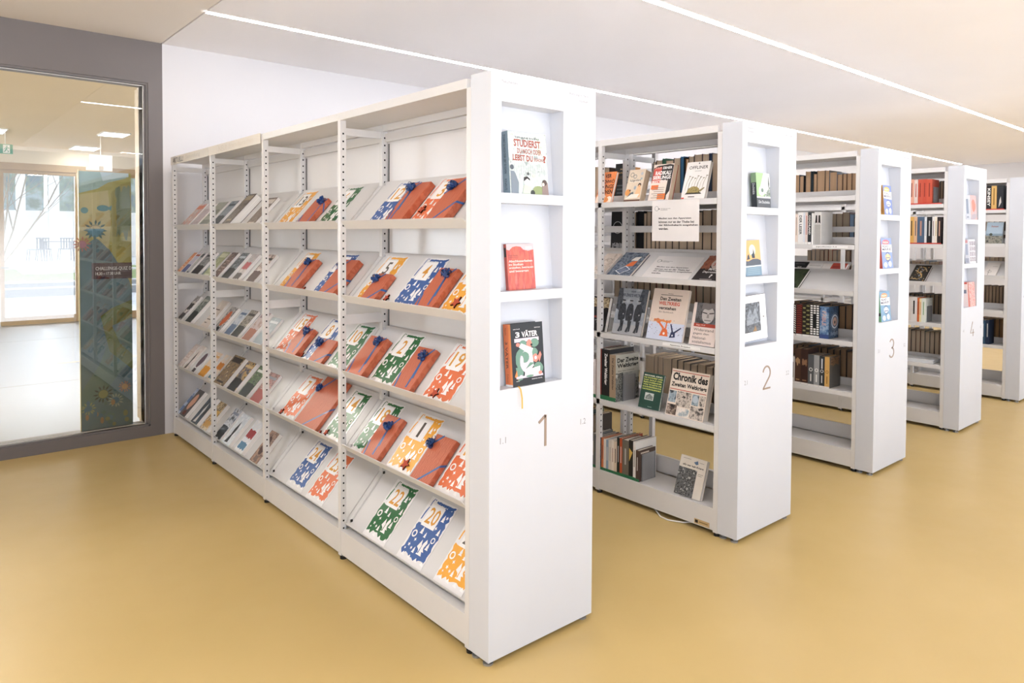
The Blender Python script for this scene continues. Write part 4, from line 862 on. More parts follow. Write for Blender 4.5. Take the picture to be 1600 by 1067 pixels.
def f_shy(A):
    A.rect(0, 0, 1, 1, ink('d7c6b0')); q = random.Random(2); A.rect(.10, .60, .78, .68, ink('e4d8c8')); A.text('buzzgamblers', .14, .60, .80, .70, ink('5b5148'), .02, False, .0)
    A.ring(.22, .84, .12, .03, ink('6f716f')); A.ring(.42, .78, .11, .04, ink('8b8d89')); A.disc(.15, .28, .17, ink('d99553'), n=14); A.disc(.27, .34, .05, ink('6a4a35')); A.poly([(.12, .10), (.55, .16), (.5, .30), (.3, .26)], ink('5f6a70'))
    A.poly([(.58, .12), (.95, .12), (.92, .42), (.7, .46)], ink('e6b98d')); A.disc(.80, .50, .10, ink('3a2e2a')); A.disc(.80, .47, .07, ink('d9a67c')); A.poly([(.05, .08), (.8, .10), (.9, .22), (.4, .22)], ink('efe5d9')); A.rect(0, .0, 1, .05, ink('6a4a3c')); A.disc(.55, .42, .07, ink('9aa2ad'), rb=.06); A.disc(.82, .86, .08, ink('b9bcc0')); A.disc(.84, .70, .06, ink('9fb2b5'))
book(.128, .205, .045, faceM(1, .778, 1.852, .02, 17), ink('cdb89d'), 'beige illustrated paperback on the top shelf of unit 2', f_shy, None, None, PAGESB)
def f_radi(A):
    A.rect(0, 0, 1, 1, ink('ddcfc5')); A.poly([(.02, .9), (.0, .55), (.06, .5), (.2, .6), (.8, .52), (.86, .02), (.78, 0), (.82, .10), (.97, .25), (.98, .96), (.8, .99), (.2, .96)], ink('2c2727')); A.poly([(.05, .88), (.42, .93), (.45, .45), (.02, .4)], ink('c9564a')); A.poly([(.0, .0), (.75, 0), (.8, .46), (.02, .48)], ink('e3d6ca'))
    A.text('JULIA', .08, .86, .42, .93, ink('e9b1a0'), .02); A.text('EBNER', .48, .86, .92, .93, WT, .02); A.text('RADIKALI', .15, .70, .90, .81, WT, .03); A.text('SIERUNGS', .06, .58, .92, .68, WT, .03); A.text('MASCHINEN', .06, .46, .80, .56, ink('e6d6d0'), .03)
    A.rect(.05, .30, .40, .42, ink('d9703f')); A.rect(.42, .02, .80, .18, ink('d9783f'))
    for k in range(6): A.rect(.12 + .1 * (k % 2), .06 + k * .055, .7, .075 + k * .055, ink('8b7b70'))
book(.152, .222, .040, faceM(1, .572, 1.852, .018, 15), ink('9c3f37'), 'black and red book titled RADIKALISIERUNGSMASCHINEN on top shelf of unit 2', f_radi, None, ink('ddd0c5'), PAGESB)
def f_offl(A):
    A.rect(0, 0, 1, 1, ink('e6e2de')); A.text('OFFLINER', .12, .80, .92, .89, ink('3a3838'), .012, False, .0); A.disc(.52, .955, .03, ink('6d6d6d')); A.rect(.38, .75, .68, .757, ink('8c8a88')); A.rect(.40, .735, .66, .74, ink('8c8a88'))
    for k in range(7): a = .10 + k * .12; A.poly([(a, .22), (a + .02, .22), (a + .06, .45), (a + .14, .60 - .03 * (k % 3)), (a + .10, .60 - .03 * (k % 3)), (a + .02, .42)], ink(['b9b2a6', '8d8a7c', 'c9c4ba'][k % 3])); A.disc(a + .13, .61 - .03 * (k % 3), .045, ink('8a8572'), rb=.012)
    A.poly([(.20, .16), (.26, .28), (.42, .33), (.60, .32), (.72, .26), (.76, .16)], photo(['7a6b3e', 'a3915a', '4f4628'], 90)); A.poly([(.14, .12), (.85, .12), (.8, .16), (.2, .16)], ink('33302b')); A.poly([(.72, .22), (.92, .30), (.94, .27), (.78, .17)], ink('8e8260')); A.rect(.3, .04, .58, .06, ink('3c3a38')); A.rect(.02, .0, .14, .035, ink('c94a3a'))
book(.160, .222, .022, faceM(1, .330, 1.852, .02, 17), ink('dedad6'), 'pale book titled OFFLINER with tortoise on the top shelf of unit 2', f_offl, None, None, PAGES)
# paper notice clipped to the shelf edge and the same notice below
def notice(A, s=1):
    A.ring(.10, .80, .045, .008, ink('9a9a9a'), 10); A.text('Pädagogische', .19, .785, .40, .805, K, .01); A.text('Hochschule', .19, .755, .34, .775, K, .01); A.disc(.155, .79, .012, K)
    for k, (s_, b) in enumerate((('Medien aus den Apparaten', .84), ('können nur an der Theke bei', .90), ('der Bibliothekarin ausgeliehen', .98), ('werden.', .36))): A.text(s_, .15, .525 - k * .083, b, .580 - k * .083, K, .025)
mb = MB().box(-.332 / 2, 0, 0, .332 / 2, .0012, .236, mat('white_notice_paper', 'e9e4e1', .5, .3)); notice(Art(mb, (-.166, 0, 0), (1, 0, 0), (0, 0, 1), .332, .236))
o = mb.build('paper_notice'); o.matrix_world = faceM(1, .430, 1.612, -.004, 0); tag(o, 'white notice sheet hanging from the top shelf edge of unit 2', 'notice', 'notice sheets on unit 2')
S2 = math.degrees(math.atan2(.23, .167))
def slope2M(i, yc, t, sz): return Matrix.Translation((ROWX[i] + .021, yc, sz - .011)) @ Matrix.Rotation(math.radians(-90), 4, 'Z') @ Matrix.Rotation(math.radians(-S2), 4, 'X') @ Matrix.Translation((0, -t - .0012, .001))
mb = MB().box(-.17, 0, 0, .17, .0012, .24, mat('white_notice_paper')); notice(Art(mb, (-.17, 0, 0), (1, 0, 0), (0, 0, 1), .34, .24))
o = mb.build('paper_notice'); o.matrix_world = slope2M(1, .545, .0012, 1.385); tag(o, 'white notice sheet lying on the sloping shelf of unit 2', 'notice', 'notice sheets on unit 2')
def f_blue(A):
    A.rect(0, 0, 1, 1, photo(['2f3d52', '4c5b70', '8a94a0', '26303f'], 40)); A.poly([(.45, .40), (.80, .44), (.82, .66), (.62, .62)], ink('d9703a')); A.poly([(.52, .66), (.8, .66), (.85, .84), (.6, .80)], ink('e6e2dc')); A.poly([(.22, .22), (.52, .10), (.82, .30), (.52, .44)], ink('dfe3e8')); A.poly([(.27, .225), (.52, .13), (.77, .30), (.52, .405)], ink('4e5f7d'))
    for k in range(3): A.rect(.38, .2 + k * .05, .66, .215 + k * .05, ink('a8b0bf'))
book(.19, .245, .018, slope2M(1, .885, .018, 1.385), ink('34455c'), 'dark blue picture book on the sloping shelf of unit 2', f_blue, None, None, PAGES)
book(.13, .235, .014, slope2M(1, 1.085 - .01, .014, 1.385), ink('d5c3b5'), 'pale line-drawing book at left of sloping shelf of unit 2', lambda A: (A.rect(0, 0, 1, 1, photo(['dccdc0', 'e6dbd1', 'b9a797'], 35)), A.ring(.5, .6, .3, .015, ink('8d7b6e')), A.ring(.55, .3, .25, .012, ink('8d7b6e'))), None, None, PAGESW)
def f_suizid(A):
    A.rect(0, 0, 1, 1, ink('2a2424')); A.jag(0, .5, .35, 1, photo(['7a4634', 'a3644c', '4c2c22'], 30), .03, 7, 3); A.disc(.62, .72, .30, ink('c9b7ac'), rb=.22, n=14); A.text('STRESS', .42, .62, .98, .74, ink('b5473a'), .03)
    A.text('MACHT', .38, .44, .92, .54, WT, .02); A.text('Depressionen', .22, .32, .97, .42, WT, .02); A.text('?', .60, .17, .70, .30, WT, .03); A.rect(.3, .10, .8, .115, ink('b9b0aa')); A.rect(.35, .06, .7, .075, ink('b9b0aa'))
book(.165, .24, .014, slope2M(1, .252, .014, 1.385), ink('2a2424'), 'dark book with question mark, right end of sloping shelf of unit 2', f_suizid, None, None, PAGES)
# second tier of face-out books
def f_black(A): A.rect(0, 0, 1, 1, ink('1d1a1a')); A.jag(.0, .68, 1, .97, photo(['c9b086', '5c4630', 'e3d2ac', '2a211c'], 40), .02, 9, 5); A.text('FAKE WORK', .15, .38, .75, .44, ink('b5473a'), .02); A.text('und der Wandel', .3, .30, .8, .34, ink('cfc7be'), .01); A.text('der Arbeit', .4, .24, .8, .28, ink('cfc7be'), .01); A.rect(.55, .06, .8, .09, ink('b0a89f'))
book(.14, .222, .03, faceM(1, 1.062, 1.032, .02, 14), ink('1d1a1a'), 'black book with gold hands standing on unit 2 below sloping shelf', f_black, None, None, PAGESW)
def f_zweite(A):
    A.rect(0, 0, 1, 1, photo(['aab0b8', '9197a0', 'bcc1c7'], 10)); A.rect(0, 0, 1, .22, ink('a9a9ab')); A.poly([(0, .55), (0, 1), (.14, 1), (.2, .75), (.12, .5)], photo(['33373e', '565b63', '22252a'], 30)); A.poly([(1, .50), (1, 1), (.80, 1), (.74, .8), (.85, .5)], photo(['33373e', '565b63', '22252a'], 30))
    A.text('1939', .42, .91, .58, .955, ink('2f3440'), .02); A.text('DER ZWEITE WELTKRIEG', .14, .82, .90, .885, ink('2c3140'), .02)
    for cx in (.24, .50, .78):
        D = photo(['25272b', '3a3d43', '17181b'], 40); A.poly([(cx - .10, .30), (cx - .02, .30), (cx, .18), (cx - .06, .06), (cx + .02, .05), (cx + .05, .2), (cx + .06, .30), (cx + .12, .34), (cx + .13, .50), (cx + .09, .64), (cx + .03, .68), (cx - .07, .66), (cx - .12, .54), (cx - .13, .4)], D); A.poly([(cx + .04, .30), (cx + .11, .30), (cx + .10, .08), (cx + .04, .06)], D)
        A.disc(cx, .71, .042, ink('9b9c9f')); A.rect(cx - .055, .725, cx + .055, .75, ink('1c1d20')); A.disc(cx + .05, .44, .02, ink('b0b0b3'))
book(.236, .290, .022, faceM(1, .812, 1.033, .018, 15), ink('6c7178'), 'grey photo book DER ZWEITE WELTKRIEG with three soldiers, unit 2', f_zweite, None, None, PAGES)
def f_den(A):
    A.rect(0, 0, 1, 1, ink('dccbbd')); A.rect(0, 0, 1, .34, ink('cdd3e4')); q = random.Random(9); A.text('Felix Gross', .42, .90, .56, .92, K, .01); A.rect(.22, .872, .82, .886, ink('7d746e'))
    A.text('Den Zweiten', .22, .77, .80, .84, K, .03); A.text('WELTKRIEG', .20, .68, .78, .75, ink('c9523c'), .03); A.text('verstehen', .22, .59, .70, .655, K, .03); A.text('Ein Sachbuch', .24, .53, .64, .56, ink('7d6f68'), .01)
    A.jag(.15, .34, .62, .40, ink('e08a52'), .02, 9, 2)
    for k in range(70): a, b = q.uniform(.02, .98), q.uniform(.10, .40); A.rect(a, b, a + .012, b + .012, ink(['3c3f5a', 'e0703f', '6b6f8c'][k % 3])); A.k -= 1
    A.poly([(.36, .08), (.60, .08), (.56, .20), (.50, .24), (.42, .22)], ink('e06f3c')); A.poly([(.42, .22), (.26, .34), (.30, .36), (.47, .24)], ink('e06f3c')); A.poly([(.49, .24), (.50, .36), (.53, .36), (.53, .23)], ink('e06f3c')); A.disc(.48, .13, .03, ink('f3e9e0'))
    A.poly([(.64, .06), (.80, .08), (.78, .18), (.68, .18)], ink('2f3558')); A.poly([(.69, .17), (.62, .32), (.65, .33), (.73, .18)], ink('2f3558')); A.poly([(.73, .17), (.92, .28), (.93, .26), (.77, .15)], ink('2f3558')); A.disc(.72, .11, .02, ink('e8e8f0'))
book(.262, .305, .016, faceM(1, .518, 1.033, .014, 15), ink('d8c8ba'), 'beige book Den Zweiten WELTKRIEG verstehen, standing on unit 2', f_den, None, None, PAGESW)
def f_wider(A):
    A.rect(0, 0, 1, 1, ink('e3d3cb')); A.rect(.12, .5, 1, 1, photo(['3b3a3b', '6a696b', '222122'], 26)); A.disc(.60, .72, .24, ink('b9b4b2'), rb=.20, n=16); A.poly([(.38, .76), (.56, .74), (.56, .765), (.38, .785)], ink('3a3637')); A.poly([(.64, .74), (.82, .76), (.82, .785), (.64, .765)], ink('3a3637')); A.poly([(.57, .74), (.63, .74), (.65, .65), (.55, .65)], ink('8d8786')); A.rect(.48, .585, .74, .60, ink('4c4546')); A.jag(.34, .86, .86, .99, ink('7a7473'), .02, 8, 4)
    A.rect(.1, .43, 1, .51, ink('a64332')); A.text('Edgar Wolf', .2, .45, .55, .49, ink('e6c2b4'), .01)
    for k, (s_, b) in enumerate((('Widerstand', .90), ('gegen den', .74), ('National-', .66), ('sozialismus', .86))): A.text(s_, .12, .33 - k * .095, b, .395 - k * .095, ink('6f6763'), .01)
book(.170, .240, .024, faceM(1, .255, 1.033, .016, 13), ink('dccbc2'), 'white book with portrait, Widerstand gegen den Nationalsozialismus, at panel 2', f_wider, None, None, PAGESW)
stand(1, .812, 1.0305, .012, 15, .29, .022, 'steel book stand under the grey soldiers book on unit 2'); stand(1, .518, 1.0305, .008, 15, .3, .016, 'steel book stand under the beige war book on unit 2')
# label slot on shelf edge
mb = MB().box(0, -.13, 0, .0015, .13, .018, mat('label_strip', 'f0eeec', .3, .4)); A = Art(mb, (0, .13, 0), (0, -1, 0), (0, 0, 1), .26, .018); A.text('Apparate, Projekte', .2, .25, .75, .72, K, .02)
o = mb.build('shelf_label'); o.location = (ROWX[1] - .0017, .38, 1.006); tag(o, 'printed label strip on the shelf edge under the beige war book', 'label')
mb = MB().box(0, -.13, 0, .0015, .13, .018, mat('label_strip')); A = Art(mb, (0, .13, 0), (0, -1, 0), (0, 0, 1), .26, .018); A.text('Jugendliteratur A-Z', .1, .25, .7, .72, K, .02)
o = mb.build('shelf_label'); o.location = (ROWX[2] - .0017, .33, 1.563); tag(o, 'printed label strip on the second shelf edge of unit 3', 'label')

# ------------------------------------------------------------------ spine-out and fore-edge-out books
def shelved(i, y0, w, h, d, z, cover, label, spine=None, sm=None, xb=.012, pages=None, front=None, group=None, parts=False, far=False, hard=True):
    """y0 = edge of the book towards the wall; it occupies y0-w..y0.  far=True: spine towards +x, page edges towards the camera"""
    if far: M = Matrix.Translation((ROWX[i] + UW - .018 - d / 2 + xb, y0, z + .0005)) @ Matrix.Rotation(math.pi, 4, 'Z')
    else: M = Matrix.Translation((ROWX[i] + xb + d / 2, y0 - w, z + .0005))
    return book(d, h, w, M, cover, label, front, spine, sm, pages, group=group, parts=parts, hard=hard)
def tag_green(A): A.rect(-.02, 0, 1.02, .085, ink('2f6f4c'))
def sp(tx=None, c='e8e4de', a=.25, b=.85, w=.5, green=False, band=None, lab=False):
    def f(A):
        if band: A.rect(0, band[1], 1, band[2], ink(band[0]))
        if tx: A.text(tx, .5 - w / 2, a, .5 + w / 2, b, ink(c), .03, rot=True)
        else: A.rect(.38, a, .62, b, ink(c))
        if lab: A.rect(.05, .0, .95, .07, ink('eceae6'))
        if green: tag_green(A)
    return f
# unit 2, shelf at .605: thick standing volumes
def f_derz(A):
    A.rect(0, 0, 1, 1, ink('b7b5aa')); A.text('Der Zweite', .06, .83, .97, .93, ink('1f1e1d'), .035); A.text('Weltkrieg', .06, .69, .97, .81, ink('1f1e1d'), .035); A.text('Bilder Daten Dokumente', .10, .635, .80, .665, ink('5a5954'), .01); A.rect(0, 0, 1, .61, photo(['3d3e3d', '8f908b', '1f2020', 'c3c3bb'], 34)); A.rect(.32, .46, 1, .61, photo(['a9a9a2', '8c8d88', 'bdbdb5'], 10))
for a, w, h, c, tx, tc, d, ex in [(1.088, .036, .245, 'e2dcda', None, 'b9a8a4', .17, 'white spine'), (1.050, .012, .25, '7d5a50', None, 'a08a80', .18, 'thin brown spine'), (1.036, .034, .318, '8d3b30', 'Propaganda', 'c98b7d', .22, 'red-brown spine'),
                                  (1.0, .068, .320, '1c1a1b', 'Zweiter Weltkrieg', 'eceae6', .23, 'black spine')]:
    shelved(1, a, w, h, d, .605, ink(c), 'tall book with %s on the third shelf of unit 2' % ex, sp(tx, tc, .3, .92, .45, green=True), None, .006, PAGES, parts=True)
shelved(1, .930, .052, .292, .22, .605, ink('b5ac9d'), 'grey volume Der Zweite Weltkrieg standing upright on unit 2', sp('Der Zweite Weltkrieg', '4c4038', .25, .93, .4, green=True), ink('a08a72'), .004, PAGES, front=f_derz, parts=True)
def bookend(i, y, z, h, lab, d=.12, x=.05):
    t = thing('bookend', lab, 'bookend', (ROWX[i] + x, y, z), 'bookends')
    MB().box(0, -.002, 0, d, 0, h, mat('brushed_bookend', '9a9a9c', .35, .5, .03, metal=.4)).build('plate', t)
    MB().box(0, -.0025, .0, .012, .0005, h * .97, mat('bookend_rim', '77797c', .4, .5)).box(d - .012, -.0025, 0, d, .0005, h * .97, mat('bookend_rim')).build('rim', t)
    MB().box(0, -.002, 0, d, .05, .0012, mat('brushed_bookend')).build('base', t) if False else None
bookend(1, .872, .605, .165, 'grey bookend against the upright war volumes on unit 2', .125, .06)
def f_green(A):
    A.rect(0, 0, 1, 1, ink('2c4a3f'))
    for k, (s_, a, b) in enumerate((('MICHAEL KIND', .06, .92), ('DIE SCHWEIZ UND', .05, .95), ('DAS GOLD DER', .06, .95), ('REICHSBANK', .06, .95), ('WAS WUSSTE DIE', .06, .95), ('SCHWEIZERISCHE', .05, .95), ('NATIONALBANK?', .06, .95))): A.text(s_, a, .905 - k * .065, b, .945 - k * .065, ink('d9e07a' if k else 'e9ecd9'), .03)
    A.rect(.24, .24, .66, .44, ink('c9cec9')); A.poly([(.28, .26), (.62, .26), (.62, .35), (.45, .42), (.28, .35)], photo(['5b6460', '9aa29e'], 80)); A.rect(.45, .05, .65, .065, ink('8ba79a'))
book(.158, .212, .014, faceM(1, .632, .608, .022, 15), ink('2c4a3f'), 'dark green book about Reichsbank gold, face out on unit 2', f_green, None, None, PAGESW); stand(1, .632, .6055, .016, 15, .21, .014, 'steel book stand under the dark green book on unit 2')
def f_chron(A):
    A.rect(0, 0, 1, 1, ink('e6d8c9')); A.rect(.02, .945, .98, .96, ink('b5402f')); A.rect(.02, .56, .98, .575, ink('b5402f')); A.text('Chronik des', .05, .76, .97, .93, ink('1c1918'), .04); A.text('Zweiten Weltkriegs', .04, .60, .97, .72, ink('1c1918'), .035)
    P = photo(['4c4743', '9a9088', 'd9cdc0', '2c2826'], 34); PB = photo(['6d7f8c', 'a9b7c0', '3a434b'], 30)
    for r_, m in (((.02, .28, .22, .53), PB), ((.24, .22, .62, .54), P), ((.64, .30, .82, .53), PB), ((.84, .30, .98, .53), P), ((.02, .02, .28, .24), photo(['241f1e', '6b5a50', 'c9b8a8'], 40)), ((.30, .02, .62, .20), photo(['d8cdc2', 'efe6dc', '8fa0a8'], 20)), ((.64, .02, .98, .28), P)): A.rect(*r_, m)
    A.disc(.73, .43, .07, ink('b9c4cc'), rb=.08)
book(.262, .268, .048, faceM(1, .365, .606, .010, 15), ink('d8cabb'), 'large book Chronik des Zweiten Weltkriegs, face out on unit 2', f_chron, None, None, PAGES)
# unit 2 base shelf: row of spines with green foot labels
lowb = [(1.125, .035, .205, '6f6a66', 'grey'), (1.088, .024, .215, '7d7d7c', 'mid-grey'), (1.062, .034, .200, '5a5f62', 'slate'), (1.026, .024, .205, '1d2a3a', 'dark navy'), (1.001, .018, .205, 'c9744a', 'orange'), (.982, .020, .200, 'e4d9cd', 'cream'), (.961, .020, .2, '8c9fb3', 'light blue'),
        (.940, .026, .205, 'd9cfc3', 'sand'), (.913, .018, .205, 'eadfd3', 'ivory'), (.894, .024, .205, 'dcc9b5', 'tan'), (.869, .022, .235, '1f2623', 'black'), (.846, .020, .235, 'b5512f', 'rust-red'), (.825, .052, .232, '6f675c', 'broad taupe'), (.772, .034, .240, '1f1d1c', 'black with gold triangle'), (.737, .020, .238, 'e9e6e2', 'white'), (.716, .026, .19, '4c3b35', 'brown')]
for n_, (a, w, h, c, nm) in enumerate(lowb):
    fr_ = None
    if n_ == len(lowb) - 1: fr_ = lambda A: (A.rect(0, 0, 1, 1, ink('4a3a33')), A.jag(.2, .55, .95, .85, ink('8b7768'), .03, 7, 3), A.rect(.1, .88, .6, .93, ink('c9bdb0')))
    if n_ == 13: fr_ = None
    spn = sp(None, ['c9c4bf', 'd9d2cb', 'b0aaa4', '8a4f44', '4c4644'][n_ % 5], .35, .78, .3, green=True)
    if n_ == 13: spn = lambda A: (A.poly([(.1, .45), (.9, .7), (.1, .8)], ink('d9b45c')), tag_green(A))
    shelved(1, a, w, h, .155 + .02 * ((n_ * 7) % 3), .151, ink(c), '%s spine, %s from left on the lowest shelf of unit 2' % (nm, ORD[n_]), spn, None, .012, PAGES, fr_, 'spines on the lowest shelf of unit 2', parts=n_ > 4)
bookend(1, .6895, .1505, .165, 'grey bookend at the right of the lowest books of unit 2', .13, .035)
def f_krieg(A):
    A.rect(0, 0, 1, 1, ink('ddd5c9')); A.rect(0, 0, .70, .70, photo(['222324', '7d7d7c', '141414', 'b9b8b4'], 55)); A.text('»Es war halt Krieg«', .12, .74, .92, .80, K, .03); A.poly([(.52, .88), (.66, .94), (.70, .86), (.62, .83)], ink('5d7390')); A.rect(.72, .90, .9, .91, ink('8d8880')); A.rect(.1, .93, .4, .94, ink('8d8880')); A.rect(.74, .62, .94, .63, ink('6d6860')); A.rect(.74, .58, .90, .59, ink('6d6860'))
book(.186, .222, .024, faceM(1, .350, .154, .028, 18, yaw=-2), ink('d8d0c4'), 'cream book with crowd photo on the lowest shelf of unit 2', f_krieg, None, None, PAGESW); stand(1, .350, .1515, .022, 18, .2, .024, 'steel book stand under the crowd-photo book on unit 2')
# maker's plate and cable under unit 2
mb = MB().box(0, 0, 0, .0012, .1, .028, mat('tan_plate', 'c9ad80', .4, .4)); A = Art(mb, (0, .1, 0), (0, -1, 0), (0, 0, 1), .1, .028); A.rect(.05, .2, .25, .8, K).rect(.32, .4, .9, .65, ink('8f7548'))
o = mb.build('maker_plate'); o.location = (ROWX[1] + .0006, .175, .034); tag(o, 'small tan maker plate on the plinth of unit 2', 'plate')
o = MB().tube([(ROWX[1] + .06, .62, .012), (ROWX[1] + .02, .55, .006), (ROWX[1] - .015, .50, .0045), (ROWX[1] - .02, .44, .0045), (ROWX[1] + .02, .36, .0045), (ROWX[1] + .07, .31, .01)], .0045, mat('white_cable', 'e6e3df', .5, .4), 8).build('cable', smooth=True); tag(o, 'white cable looping out under the plinth of unit 2', 'cable')

# far side of unit 2: page edges towards the camera
def fore_row(i, z, items, shelf, grp, pg=PAGESB, d=.17):
    for n_, (a, w, h, c) in enumerate(items):
        p = pg
        if c.startswith('+'): p = ink(c[1:], .7); c = c[1:]
        shelved(i, a, w, h, d, z, ink(c), 'book with page edges out, %s from left, %s of unit %d' % (ORD[n_], shelf, i + 1), None, None, 0, p, None, grp, far=True)
fore_row(1, 1.85, [(.872, .022, .270, '3c3532'), (.848, .050, .278, '352c2a'), (.796, .024, .286, '+3f6a55'), (.770, .060, .272, '6c6a60'), (.708, .052, .282, '3a3644'), (.654, .022, .288, '+3f6f96'), (.630, .014, .28, '+171a20'), (.614, .018, .27, 'c9823f'), (.594, .040, .284, '2a2424'), (.552, .058, .292, '3f2f30'), (.492, .048, .290, '5a4a50'), (.442, .018, .292, '+2c3a52'), (.422, .046, .288, '54504a'), (.374, .045, .292, '+1c2028'), (.328, .050, .285, '3c3230'), (.276, .050, .28, '57493f'), (.224, .05, .29, '2a3240')],
         'far side, top shelf', 'page-edge books on far top shelf of unit 2', d=.20)
shelved(1, 1.19, .04, .265, .2, 1.85, ink('c98c4a'), 'ochre book on the far top shelf of unit 2, beside post', None, None, 0, PAGESB, None, None, far=True)
def f_dark(A): A.rect(0, 0, 1, 1, ink('24282c')); A.text('Macht', .3, .84, .7, .88, ink('c9b08c'), .02); A.text('Verfuehrung', .14, .74, .86, .80, ink('c9a06c'), .02); A.jag(.1, .62, .9, .70, ink('4c4038'), .01, 7, 1); [A.rect(.15, .18 + k * .09, .85, .21 + k * .09, ink('5c656c')) for k in range(4)]
book(.145, .278, .03, faceM(1, 1.115, 1.8505, .31, 4), ink('24282c'), 'dark grey book facing out on the far top shelf, unit 2', f_dark, None, None, PAGES)
def f_phones(A): A.rect(0, 0, 1, 1, ink('1b1b1e')); A.ring(.5, .62, .36, .035, ink('c9c9cc'), 24); A.disc(.16, .55, .07, ink('5c5c60')); A.disc(.84, .55, .07, ink('5c5c60')); A.jag(.1, .08, .9, .25, photo(['1b1b1e', 'a9a9ac', '3a3a3e'], 40), .02, 8, 6)
book(.115, .285, .03, faceM(1, 1.155, 1.5205, .31, 2), ink('1b1b1e'), 'black book with pale ring on cover, far second shelf of unit 2', f_phones, None, None, PAGES)
fore_row(1, 1.52, [(1.085, .04, .28, 'b5a590'), (1.042, .03, .28, '3a3230'), (.998, .05, .285, '+17181c'), (.946, .022, .27, '8a7d6c'), (.922, .036, .28, '57493f'), (.884, .034, .275, '3a3836'), (.848, .03, .27, '4c4038'), (.816, .05, .28, '57493f'), (.764, .05, .27, '2e2a2a'), (.712, .05, .28, '6a5a4c'), (.66, .06, .275, '3c3430'), (.598, .05, .28, '57493f'), (.546, .06, .27, '2e2c30'), (.484, .062, .280, '463a34'), (.420, .042, .282, '3a3232'), (.376, .045, .278, '54463c'), (.329, .05, .285, '2c2a2e'), (.277, .05, .28, '57493f'), (.225, .05, .28, '3c3430')],
         'far side, second shelf', 'page-edge books on far second shelf of unit 2', d=.20)
fore_row(1, 1.19, [(1.20 - k * .052, .048, .20 + .012 * (k % 3), ['6a5a4c', '3c3430', '8a3f38', '4a5a50', 'b09a80'][k % 5]) for k in range(19)], 'far side, third shelf', 'page-edge books on far third shelf of unit 2', d=.20)
fore_row(1, .598, [(.92, .07, .262, 'c9b9a8'), (.848, .03, .268, '9a8a7a'), (.816, .04, .265, 'a9998a'), (.774, .065, .262, 'c2b2a0'), (.707, .045, .264, '5a4a42'), (.660, .045, .262, '2f2a2a'), (.613, .05, .255, '7c7268'), (.561, .05, .25, '3c3a3c'), (.509, .06, .26, '6a5a4c'), (.447, .05, .25, '57493f'), (.395, .06, .26, '3c3430'), (.333, .06, .255, '4c4038'), (.271, .06, .26, '57493f')], 'far side, fourth shelf', 'page-edge books on far fourth shelf of unit 2', pg=pages_mat('d2bda3'), d=.20)
fore_row(1, .151, [(1.95 - k * .04, .036, .2 + .01 * (k % 4), ['8d3b30', '4a5a50', 'c9b9a8', '3c3430', '6c7a88'][k % 5]) for k in range(14)], 'far lowest shelf, second bay', 'page-edge books on far lowest shelf of unit 2', d=.17)
fore_row(1, 1.85, [(1.66 - k * .05, .044, .25 + .012 * (k % 3), ['2c2a2e', '6a5a4c', '3c3430', '4c3a34'][k % 4]) for k in range(8)], 'far top shelf, second bay', 'page-edge books in the second bay of unit 2', d=.19)

# ------------------------------------------------------------------ unit 3
fore_row(2, 1.932, [(.79, .036, .20, '4a505c'), (.752, .034, .19, '3a3634'), (.702, .042, .222, '6a6058'), (.658, .02, .222, '+2f3a40'), (.636, .026, .20, '8a6a4c'), (.608, .062, .222, '7c6c5c'), (.544, .034, .220, '4c3c30'), (.508, .058, .205, '8a98a8'), (.448, .040, .185, '6b4c38'), (.406, .03, .187, '5a4030'), (.374, .036, .188, '7a5a40'), (.336, .034, .187, '5c4434'), (.300, .036, .19, '6b4c38'), (.262, .036, .19, '5a4030'), (.224, .04, .19, '6b4c38')],
         'far side, top shelf', 'page-edge books on far top shelf of unit 3', pg=pages_mat('d0ae8c'), d=.20)
for n_, (a, w, h, c, tx, tc, nm) in enumerate([(.700, .03, .225, 'd9cfc4', None, '9a8f86', 'sand'), (.668, .03, .225, 'e9d9c9', 'Weihnacht', '8a6f5a', 'cream'), (.636, .026, .228, 'e3d8ce', None, '8a7f78', 'ivory'), (.608, .024, .222, 'eadbd0', None, 'a99a8e', 'beige'), (.583, .040, .236, 'f0eeec', 'DER LESER', '3a3a3c', 'white'), (.542, .014, .235, 'dfe3ea', None, '9aa6b8', 'pale blue'), (.527, .020, .234, 'e6d6cf', None, 'b0483c', 'white with red spots'), (.506, .028, .236, '2f3336', 'COCHLAND', 'e9e9e6', 'charcoal'), (.477, .016, .228, 'f0eeec', None, 'c9c9c6', 'thin white')]):
    shelved(2, a, w, h, .16, 1.588, ink(c), '%s spine, %s from left on the second shelf of unit 3' % (nm, ORD[n_]), sp(tx, tc, .3, .9, .5, lab=True), None, .012, PAGES, None, 'spines on second shelf of unit 3', parts=n_ > 4)
mb_t = thing('display_box', 'white slipcase with black silhouettes on the second shelf of unit 3', 'box', (ROWX[2] + .012, .455, 1.5885), None)
mb = MB().box(0, -.052, 0, .17, 0, .235, ink('cfcdca')).box(-.0015, -.052, 0, 0, 0, .235, ink('a9a7a4')); A = Art(mb, (-.0015, 0, 0), (0, -1, 0), (0, 0, 1), .052, .235)
A.rect(0, .62, 1, 1, ink('d9d7d4')); A.poly([(.1, .63), (.2, .9), (.4, .9), (.45, .63), (.3, .68)], K); A.poly([(.55, .63), (.6, .9), (.85, .9), (.9, .63), (.7, .68)], K); A.rect(.0, 0, .06, 1, ink('eceae8')).rect(.94, 0, 1, 1, ink('eceae8')); mb.build('slipcase', mb_t)
